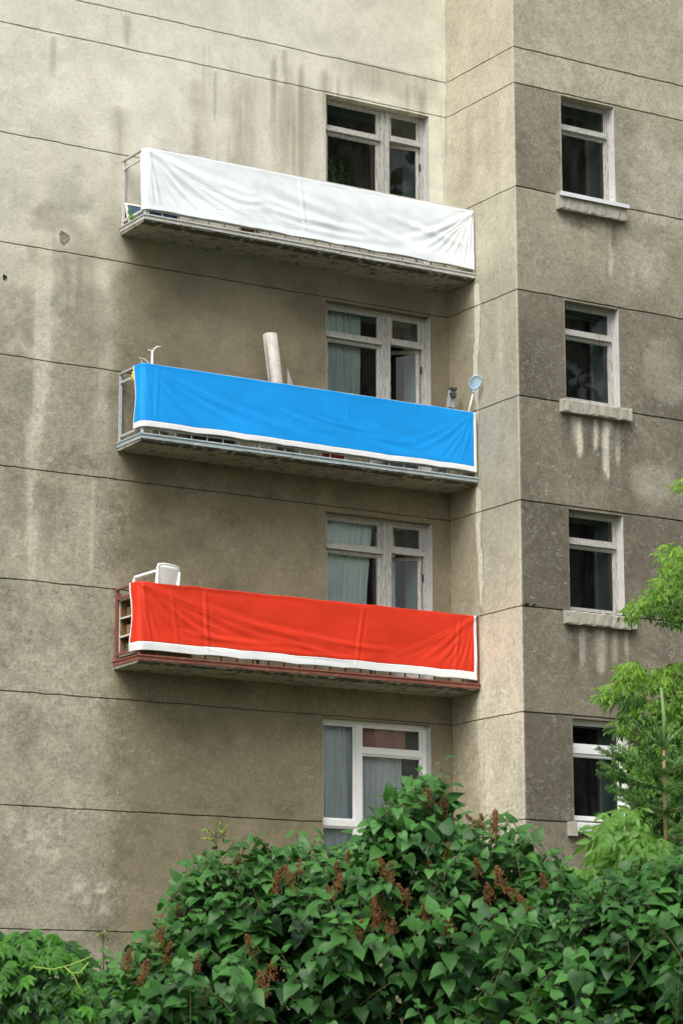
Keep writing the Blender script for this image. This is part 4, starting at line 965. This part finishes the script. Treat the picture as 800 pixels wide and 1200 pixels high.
def lilac(name, root_px, dist, prof, px_range, depth, n_shoots, label, heads, tone0, lsize, seed, ybot=1270, n_stems=9):
    rs = np.random.default_rng(seed); base = at(root_px, 1200, dist); base[2] = GROUND
    root = empty(name, base, label, 'bush')
    fn = prof_fn(prof); shoots = []; ctr = at(root_px, 1150, dist)
    while len(shoots) < n_shoots:
        px = rs.uniform(*px_range); dz = rs.normal(0, .42); dz = max(-1, min(1, dz))
        dst = dist + dz*depth; ytop = fn(px) + 75*dz*dz + (25 if dz < -.4 else 0)
        span = ybot - ytop
        if span < 10: continue
        py = ytop + span*rs.random()**1.1
        if rs.random() < .30: py = ytop + rs.uniform(0, 26)
        tip = at(px, py, dst)
        outv = unit(np.array([tip[0]-ctr[0], tip[1]-ctr[1], 0]))
        d = unit(UP*rs.uniform(.5, 1.0) + outv*rs.uniform(.1, .7) - VIEW*rs.uniform(-.1, .7) + rs.normal(0, .3, 3))
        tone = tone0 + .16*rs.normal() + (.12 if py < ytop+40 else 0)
        shoots.append((tip, d, rs.uniform(.22, .42), tone))
    for k in range(n_shoots//16):                          # long loose sprigs standing clear of the crown
        px = rs.uniform(px_range[0]+30, px_range[1]-40); dst = dist + rs.uniform(-.3, .4)*depth
        tip = at(px, fn(px) - rs.uniform(0, 20), dst); sx = RX*rs.normal(0, .35)
        shoots.append((tip, unit(UP + sx + rs.normal(0, .12, 3)), rs.uniform(.35, .5), tone0+.15))
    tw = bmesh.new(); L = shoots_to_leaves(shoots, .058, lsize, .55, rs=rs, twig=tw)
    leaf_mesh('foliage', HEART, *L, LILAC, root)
    tag(from_bm('twigs', tw, TWIG, root, True), kind='stuff')
    order = rs.permutation(len(shoots))
    for k in range(n_stems):                              # main stems rise from the stool and fork towards shoots
        bm = bmesh.new(); tip, d, l, _ = shoots[order[k]]; st = tip - d*l
        b0 = base + np.array([rs.uniform(-.25, .25), rs.uniform(-.25, .25), -.05])
        m1 = b0*.62+st*.38 + np.array([0, 0, .25]); m2 = b0*.25+st*.75 + np.array([0, 0, .10])
        tube(bm, [b0, m1, m2, st], [.035, .026, .016, .006], 8)
        for q in range(5):
            tp2, d2, l2, _ = min((shoots[j] for j in order[20+k*12:32+k*12]), key=lambda s: np.linalg.norm(s[0]-s[1]*s[2]-m2)+.2*rs.random())
            s2 = tp2 - unit(d2)*l2; f = m1*(.5)+m2*.5 if q % 2 else m2
            tube(bm, [f, f*.5+s2*.5+np.array([0, 0, .05]), s2], [.012, .008, .004], 6)
        from_bm('stem', bm, BARK, root, True)
    for (px, py, dd) in heads:
        p = at(px, py+14, dist+dd)
        o = bpy.data.objects.new('seed_head', PAN[rs.integers(3)]); COL.objects.link(o)
        o.parent = root; o.matrix_parent_inverse = Matrix.Translation(base).inverted()
        s = rs.uniform(.5, .9); o.location = p; o.rotation_euler = (rs.normal(0, .3), rs.normal(0, .3), rs.uniform(0, 6)); o.scale = (s, s, s*rs.uniform(.9, 1.3))
    return root
PROF = [(70, 1225), (100, 1165), (130, 1128), (165, 1108), (195, 1082), (212, 1045), (240, 1018), (270, 1006), (300, 1002), (335, 990), (360, 1002), (395, 1004), (425, 992), (450, 972), (468, 938), (490, 908), (515, 912), (530, 955), (560, 966), (590, 980), (620, 1000), (655, 1014), (690, 1050), (710, 1090), (730, 1135)]
HEADS = [(398, 1015, -.3), (470, 945, -.2), (500, 935, -.3), (515, 950, -.1), (560, 960, -.3), (575, 975, -.3), (325, 1040, -.5), (345, 1030, -.5), (455, 1030, -.5), (470, 1045, -.5), (440, 1070, -.6), (460, 1085, -.6), (450, 1075, -.5), (390, 1045, -.5), (405, 1000, -.3),
         (505, 1020, -.4), (525, 1000, -.4), (590, 1030, -.5), (610, 1040, -.5), (560, 1020, -.5), (150, 1130, -.5), (165, 1150, -.5), (180, 1155, -.5), (145, 1120, -.4), (270, 1010, -.2), (210, 1065, -.3), (225, 1130, -.5), (300, 1110, -.6), (530, 1085, -.6), (515, 1095, -.6), (240, 1170, -.7), (315, 1140, -.6), (575, 1050, -.5), (620, 1060, -.5), (180, 1100, -.4), (310, 1165, -.7), (640, 1030, -.4), (500, 1070, -.6), (420, 1095, -.6), (190, 1120, -.5)]
HEADS = HEADS + [(px+RNG.uniform(-9, 9), py+RNG.uniform(-16, 10), d) for px, py, d in HEADS[:14]]
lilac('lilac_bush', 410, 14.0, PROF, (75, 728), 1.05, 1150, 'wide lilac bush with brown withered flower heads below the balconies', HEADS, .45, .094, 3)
PROF2 = [(600, 1220), (625, 1160), (650, 1110), (675, 1075), (700, 1048), (730, 1035), (760, 1030), (800, 1012), (840, 1000), (900, 1040), (940, 1120)]
lilac('lilac_bush', 770, 13.4, PROF2, (605, 930), .9, 600, 'dark leafy lilac bush without flower heads in the lower right corner', [], .32, .098, 8, n_stems=6)

# Virginia creeper mound at the lower left
CREEP = mat_leaf('creeper_leaf', (.005, .034, .004), (.055, .185, .014), trans=.24, rough=.48, spec=.22)
def palm(pos, d, nrm, size, rnd, nleaf=5, spread=62):
    P, Dv, N, S, Rn = [], [], [], [], []
    for p, v, n, s, r in zip(pos, d, nrm, size, rnd):
        v = unit(v); n = unit(n - v*np.dot(v, n)); x = np.cross(v, n)
        for k in range(nleaf):
            a = R((k-(nleaf-1)/2)*spread*2/(nleaf-1)); u = v*math.cos(a) + x*math.sin(a)
            P.append(p); Dv.append(u + n*-.12); N.append(n + RNG.normal(0, .12, 3)); S.append(s*(1-.13*abs(k-(nleaf-1)/2))); Rn.append(np.clip(r+RNG.normal(0, .05), 0, 1))
    return P, Dv, N, S, Rn
base = at(30, 1200, 12.5); base[2] = GROUND
cr = empty('creeper_bush', base, 'dense dark green creeper with five fingered leaves in the lower left corner', 'creeper')
fn = prof_fn([(-160, 1120), (-60, 1098), (0, 1090), (30, 1088), (60, 1093), (85, 1104), (105, 1120), (122, 1140), (128, 1165), (120, 1200), (110, 1300)])
pos, d, nn, sz, rn = [], [], [], [], []
for k in range(1700):
    px = RNG.uniform(-160, 128); dz = RNG.uniform(-1, 1); yt = fn(px) + 22*dz*dz
    py = yt + 200*RNG.random()**1.3; p = at(px, py, 12.6 + dz*.45 - .25*(py-yt)/200)
    edge = max(0, (px-85)/45)
    out = unit(-VIEW*.9 + UP*.55 + RX*.5*edge + RNG.normal(0, .3, 3))
    v = unit(np.array([0, 0, -.55]) + out*.55 + RX*RNG.normal(0, .6) )
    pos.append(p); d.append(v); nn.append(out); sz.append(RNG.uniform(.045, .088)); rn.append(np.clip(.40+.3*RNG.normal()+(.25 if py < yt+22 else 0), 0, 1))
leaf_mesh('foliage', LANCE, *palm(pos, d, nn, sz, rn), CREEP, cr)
bm = bmesh.new()
for k in range(7):
    q = at(RNG.uniform(-40, 110), RNG.uniform(1110, 1180), 12.7); tube(bm, [base+np.array([RNG.uniform(-.3, .3), RNG.uniform(-.2, .2), -.02]), base*.5+q*.5+np.array([.1, 0, .2]), q], [.018, .012, .005], 6)
from_bm('stem', bm, BARK, cr, True)
bm = bmesh.new()                                           # pale young tendrils hanging free at its right edge
for a in ([(40, 1133), (62, 1136), (82, 1131), (98, 1125), (108, 1120)], [(76, 1133), (86, 1142), (92, 1155), (97, 1163)], [(84, 1140), (94, 1140), (104, 1128)]):
    tube(bm, [at(x, y, 11.95) for x, y in a], .0022, 5)
from_bm('tendril', bm, M('tendril_green', (.30, .42, .06), .6), cr, True)

# ash-leaved maple reaching in from the right
MAPLE = mat_leaf('maple_leaf', (.012, .062, .006), (.17, .32, .026), trans=.32, rough=.5, spec=.3)
def pinnate(name, clusters, dist, lsize, parent, mat, per, rs, node_n=3, tone=.5):
    pos, d, nn, sz, rn = [], [], [], [], []
    tips = []
    for (px, py, rx, ry, n, tn) in clusters:
        for k in range(n):
            a = rs.uniform(0, 6.283); r = math.sqrt(rs.random()); dz = rs.normal(0, .35)
            p = at(px + rx*r*math.cos(a), py + ry*r*math.sin(a), dist+dz)
            hgt = -math.sin(a)*r
            ax = unit(np.array([0, 0, -.55]) + RX*rs.normal(-.12, .55) - VIEW*rs.uniform(.0, .7) + rs.normal(0, .2, 3))
            out = unit(UP*.75 - VIEW*.5 + rs.normal(0, .4, 3))
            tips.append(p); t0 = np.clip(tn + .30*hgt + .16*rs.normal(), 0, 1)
            x = unit(np.cross(ax, out)); s = lsize*rs.uniform(.75, 1.2)
            pos.append(p + ax*s*1.3); d.append(ax); nn.append(out); sz.append(s); rn.append(t0)
            for j in range(2 if node_n > 3 else 1 + (rs.random() < .6)):
                q = p + ax*s*(.35+.55*j)
                for sg in (-1, 1): pos.append(q); d.append(unit(ax*.75 + x*sg*.8 + np.array([0, 0, -.15]) + rs.normal(0, .12, 3))); nn.append(out + rs.normal(0, .15, 3)); sz.append(s*rs.uniform(.75, 1)); rn.append(np.clip(t0+rs.normal(0, .06), 0, 1))
    leaf_mesh('foliage' if name is None else name, LANCE, pos, d, nn, sz, rn, mat, parent)
    return tips
MD = 19.0; base = at(925, 1200, MD); base[2] = GROUND
mp = empty('maple_tree', base, 'bright green ash leaved maple reaching in from the right edge', 'tree')
CL = [(803, 568, 12, 12, 12, .7), (830, 585, 25, 25, 30, .5), (790, 655, 18, 22, 36, .7), (778, 690, 20, 22, 46, .6), (800, 680, 22, 40, 60, .45), (768, 705, 14, 12, 22, .55), (752, 705, 14, 10, 20, .6), (738, 718, 10, 8, 12, .65), (790, 722, 12, 12, 18, .35), (840, 680, 40, 70, 130, .5),
      (738, 783, 20, 10, 30, .75), (745, 800, 24, 14, 46, .6), (720, 808, 16, 9, 24, .6), (707, 815, 10, 6, 12, .65), (745, 822, 16, 10, 24, .25), (728, 850, 14, 10, 20, .45), (742, 838, 16, 9, 22, .35), (775, 795, 18, 16, 34, .55), (795, 800, 20, 30, 60, .5), (790, 850, 26, 34, 110, .4), (770, 865, 20, 24, 60, .35),
      (740, 885, 16, 12, 26, .45), (765, 905, 26, 22, 80, .4), (795, 910, 25, 40, 150, .25), (775, 930, 30, 30, 120, .2), (758, 870, 18, 18, 50, .3), (800, 860, 24, 60, 130, .25), (770, 830, 18, 16, 44, .4), (800, 1000, 40, 40, 140, .2), (750, 930, 22, 16, 44, .4), (735, 905, 12, 10, 16, .45), (785, 960, 30, 26, 90, .3), (850, 820, 40, 110, 220, .5), (900, 700, 60, 140, 260, .5), (930, 560, 70, 70, 160, .55), (980, 760, 70, 160, 240, .45)]
tips = pinnate(None, [(a, b, c*.95, d*.95, int(n*2.0), t) for a, b, c, d, n, t in CL], MD, .046, mp, MAPLE, 1, np.random.default_rng(5))
bm = bmesh.new(); T0 = base; tp = at(915, 480, MD); mid = at(922, 850, MD)
tube(bm, [T0, at(928, 1050, MD), mid, at(912, 650, MD), tp], [.16, .13, .10, .06, .015], 12); from_bm('trunk', bm, BARK, mp, True)
for tgt in [(790, 690), (752, 706), (735, 800), (775, 800), (780, 900), (745, 890), (805, 575), (975, 700), (940, 560)]:
    bm = bmesh.new(); e = at(*tgt, MD+RNG.uniform(-.15, .15)); s = at(918, min(tgt[1]+90, 1000), MD)
    tube(bm, [s, s*.55+e*.45+np.array([0, 0, .12]), e], [.03, .014, .004], 7); from_bm('branch', bm, BARK, mp, True)

# young spruce in front of the maple
SD = 17.5; base = at(780, 1200, SD); base[2] = GROUND
sp = empty('spruce_tree', base, 'young sparse spruce with pale upright leader in front of the maple', 'tree')
SPK = M('spruce_bark', (.20, .145, .065), .85, var=.4, scale=25); SPN = mat_leaf('spruce_needle', (.018, .075, .014), (.115, .26, .055), trans=.15, rough=.5); SHOOT = M('spruce_shoot', (.14, .25, .08), .6)
bm = bmesh.new(); tube(bm, [base, at(781, 1050, SD), at(779, 960, SD), at(777, 876, SD)], [.04, .017, .013, .010], 10); from_bm('trunk', bm, SPK, sp, True)
bm = bmesh.new(); tube(bm, [at(777, 878, SD), at(777.5, 840, SD), at(774, 806, SD)], [.015, .013, .009], 8); from_bm('leader', bm, SHOOT, sp, True)
nd_p, nd_d, nd_n, nd_s, nd_r = [], [], [], [], []
def needled(pts, r0, twig_m, dens=190, nl=.032, bare=0.0, tone=.5):
    bm = bmesh.new(); tube(bm, pts, [r0*(1-.6*i/(len(pts)-1)) for i in range(len(pts))], 6); from_bm('branch', bm, twig_m, sp, True)
    for a, b in zip(pts, pts[1:]):
        a, b = np.array(a), np.array(b); L = np.linalg.norm(b-a); ax = (b-a)/L
        for k in range(int(L*dens*4.5)):
            t = RNG.random(); v = RNG.normal(0, 1, 3); v = unit(v - ax*np.dot(v, ax)); dv = unit(v + ax*.75 + UP*.15)
            nd_p.append(a+(b-a)*t); nd_d.append(dv); nd_n.append(unit(np.cross(dv, RNG.normal(0, 1, 3)))); nd_s.append(nl*RNG.uniform(.7, 1.15)); nd_r.append(np.clip(tone+RNG.normal(0, .2), 0, 1))
def P2(x, y, dz=0): return at(x, y, SD+dz)
for pts in ([(777, 876), (771, 860), (766, 842)], [(777, 876), (789, 862), (799, 854), (806, 848)], [(777, 876), (784, 860), (794, 846)], [(777, 876), (762, 864), (748, 850), (741, 843)]):
    needled([P2(x, y, .05*i*(1 if pts[-1][0] > 780 else -1)) for i, (x, y) in enumerate(pts)], .009, SHOOT, 260, .024, tone=.8)
needled([P2(777, 872), P2(777.5, 840), P2(775, 806)], .004, SHOOT, 230, .02, tone=.85)
for y, (lx, ly), n in ((905, (-60, -20), 6), (925, (-78, -20), 6), (952, (-66, -30), 7), (985, (-95, -10), 7)):
    for k in range(n):
        a = 2*math.pi*k/n + y; dx = math.cos(a)*80; dz = math.sin(a)*.5
        if k == 0: dx, dz = lx, -.1
        e = (777+dx, y + (ly if k == 0 else -26+8*math.sin(k*2)))
        pts = [P2(778, y), P2(778+dx*.5, y+(e[1]-y)*.5+4, dz*.5), P2(*e, dz)]
        needled(pts, .007, SPK if k % 2 else SHOOT, 260, .028, tone=.6)
        m = np.array(pts[1]); en = np.array(pts[2])
        for s in (-1, 1):
            q = m*.8+en*.2; o = q + (en-m)*.55 + np.cross(unit(en-m), UP)*s*.12 + UP*.01
            needled([q, o], .004, SHOOT, 260, .026, tone=.7)
NEED = (np.array([(-.08, 0, 0), (.08, 0, 0), (.055, .8, 0), (0, 1, 0), (-.055, .8, 0)]), np.array([(0, 1, 2), (0, 2, 4), (4, 2, 3)]))
leaf_mesh('needles', NEED, nd_p, nd_d, nd_n, nd_s, nd_r, SPN, sp)

# big-leaved pale sapling between lilac and spruce
SAP = mat_leaf('sapling_leaf', (.045, .125, .014), (.12, .26, .04), trans=.35, rough=.5, spec=.3)
base = at(728, 1200, 15.0); base[2] = GROUND
sa = empty('maple_sapling', base, 'pale green big leaved sapling between the lilacs under the lowest small window', 'sapling')
pinnate(None, [(735, 950, 14, 8, 10, .7), (718, 962, 12, 10, 9, .6), (748, 975, 14, 14, 16, .5), (712, 985, 16, 14, 18, .6), (735, 1000, 26, 16, 28, .55), (705, 1020, 22, 16, 26, .6), (750, 1020, 22, 18, 26, .4), (685, 1045, 16, 10, 14, .5), (725, 1045, 24, 12, 22, .45), (660, 1020, 22, 10, 12, .4), (755, 990, 16, 20, 20, .4), (780, 1000, 18, 16, 18, .35)], 15.0, .085, sa, SAP, 1, np.random.default_rng(9), 4)
for (x0, x1, yt) in ((730, 731, 950), (722, 715, 985), (742, 752, 975)):
    bm = bmesh.new(); tube(bm, [at(x0, 1260, 15.0), at((x0+x1)/2+1, 1080, 15.0), at(x1, yt, 15.0)], [.008, .006, .004], 7); from_bm('stem', bm, M('sapling_stem%d' % x0, (.28, .38, .24), .6), sa, True)

# thin young seedling in front of the bare wall
TINY = mat_leaf('seedling_leaf', (.11, .17, .02), (.26, .34, .06), trans=.35)
for (px, py, rr, n, lab) in ((252, 975, 14, 46, 'yellow green seedling tip standing out against the plaster left of the lilac'), (120, 1093, 9, 14, 'tiny pale seedling between the creeper and the lilac')):
    base = at(px, 1200, 15.4); base[2] = GROUND; s = empty('seedling', base, lab, 'seedling')
    pos, d, nn, sz, rn = [], [], [], [], []
    bm = bmesh.new(); tube(bm, [base, at(px+3, py+90, 15.4), at(px+1, py+20, 15.4), at(px, py-8, 15.4)], [.012, .007, .004, .002], 6)
    for k in range(7):
        e = at(px+rr*math.cos(k*2.4), py-2+rr*.7*math.sin(k*2.4), 15.4+.05*math.sin(k)); b0 = at(px+1, py+14-3*k*.6, 15.4); tube(bm, [b0, b0*.5+e*.5+np.array([0, 0, .01]), e], .002, 5)
        for j in range(n//7):
            t = RNG.uniform(.35, 1.05); pos.append(b0+(e-b0)*t + RNG.normal(0, .008, 3)); d.append(unit(RNG.normal(0, 1, 3)+(e-b0)*6)); nn.append(unit(UP-VIEW*.5+RNG.normal(0, .4, 3))); sz.append(RNG.uniform(.025, .045)); rn.append(RNG.random())
    from_bm('stem', bm, TWIG, s, True); leaf_mesh('foliage', LANCE, pos, d, nn, sz, rn, TINY, s)

# ------------------------------------------------------------------ tall trees added out of frame to darken pane reflections and block low sky
FAR = mat_leaf('far_leaf', (.025, .06, .015), (.06, .12, .03), trans=.2)
def crown_mesh(seed):
    rs = np.random.default_rng(seed); pos, d, nn, sz, rn = [], [], [], [], []
    for c in range(46):
        cz = rs.uniform(-1, 1); r = math.sqrt(max(.05, 1-cz*cz)); a = rs.uniform(0, 6.283); q = rs.uniform(.35, .95)
        cc = np.array([math.cos(a)*r*q*4.6, math.sin(a)*r*q*4.6, cz*6.8])
        for k in range(60):
            pos.append(cc + rs.normal(0, .85, 3)); d.append(unit(rs.normal(0, 1, 3))); nn.append(unit(rs.normal(0, 1, 3)+np.array([0, 0, .6]))); sz.append(rs.uniform(.35, .75)); rn.append(rs.random())
    V, F = HEART; W = orient(V, np.array(pos), np.array(d), np.array(nn), np.array(sz)); k = len(V)
    return tri_mesh('crown', W.reshape(-1, 3), (F[None]+(np.arange(len(pos))*k)[:, None, None]).reshape(-1, 3), {'rnd': np.repeat(np.array(rn), k)})
CM = [crown_mesh(70), crown_mesh(71)]
for m in CM: m.materials.append(FAR)
bm = bmesh.new(); tube(bm, [(0, 0, -.1), (.1, 0, 4), (0, .1, 9), (.05, 0, 15)], [.32, .26, .2, .06], 10); tm = bpy.data.meshes.new('trunk'); bm.to_mesh(tm); bm.free(); tm.materials.append(BARK)
for i, (x, y, s) in enumerate(((6, -26, 1.25), (13, -24, 1.35), (20, -27, 1.45), (27, -25, 1.4), (35, -29, 1.3), (44, -31, 1.2))):
    r_ = empty('sky_blocker_tree', (x, y, GROUND), 'tall leafy tree added out of view to block sky in the panes', 'tree', 'added trees out of view'); r_.rotation_euler.z = i*1.3; r_.scale = (s, s, s)
    for nm, me, z in (('trunk', tm, 0), ('crown', CM[i % 2], 11.5)):
        o = bpy.data.objects.new(nm, me); COL.objects.link(o); o.parent = r_; o.location = (0, 0, z)
bpy.context.view_layer.update()
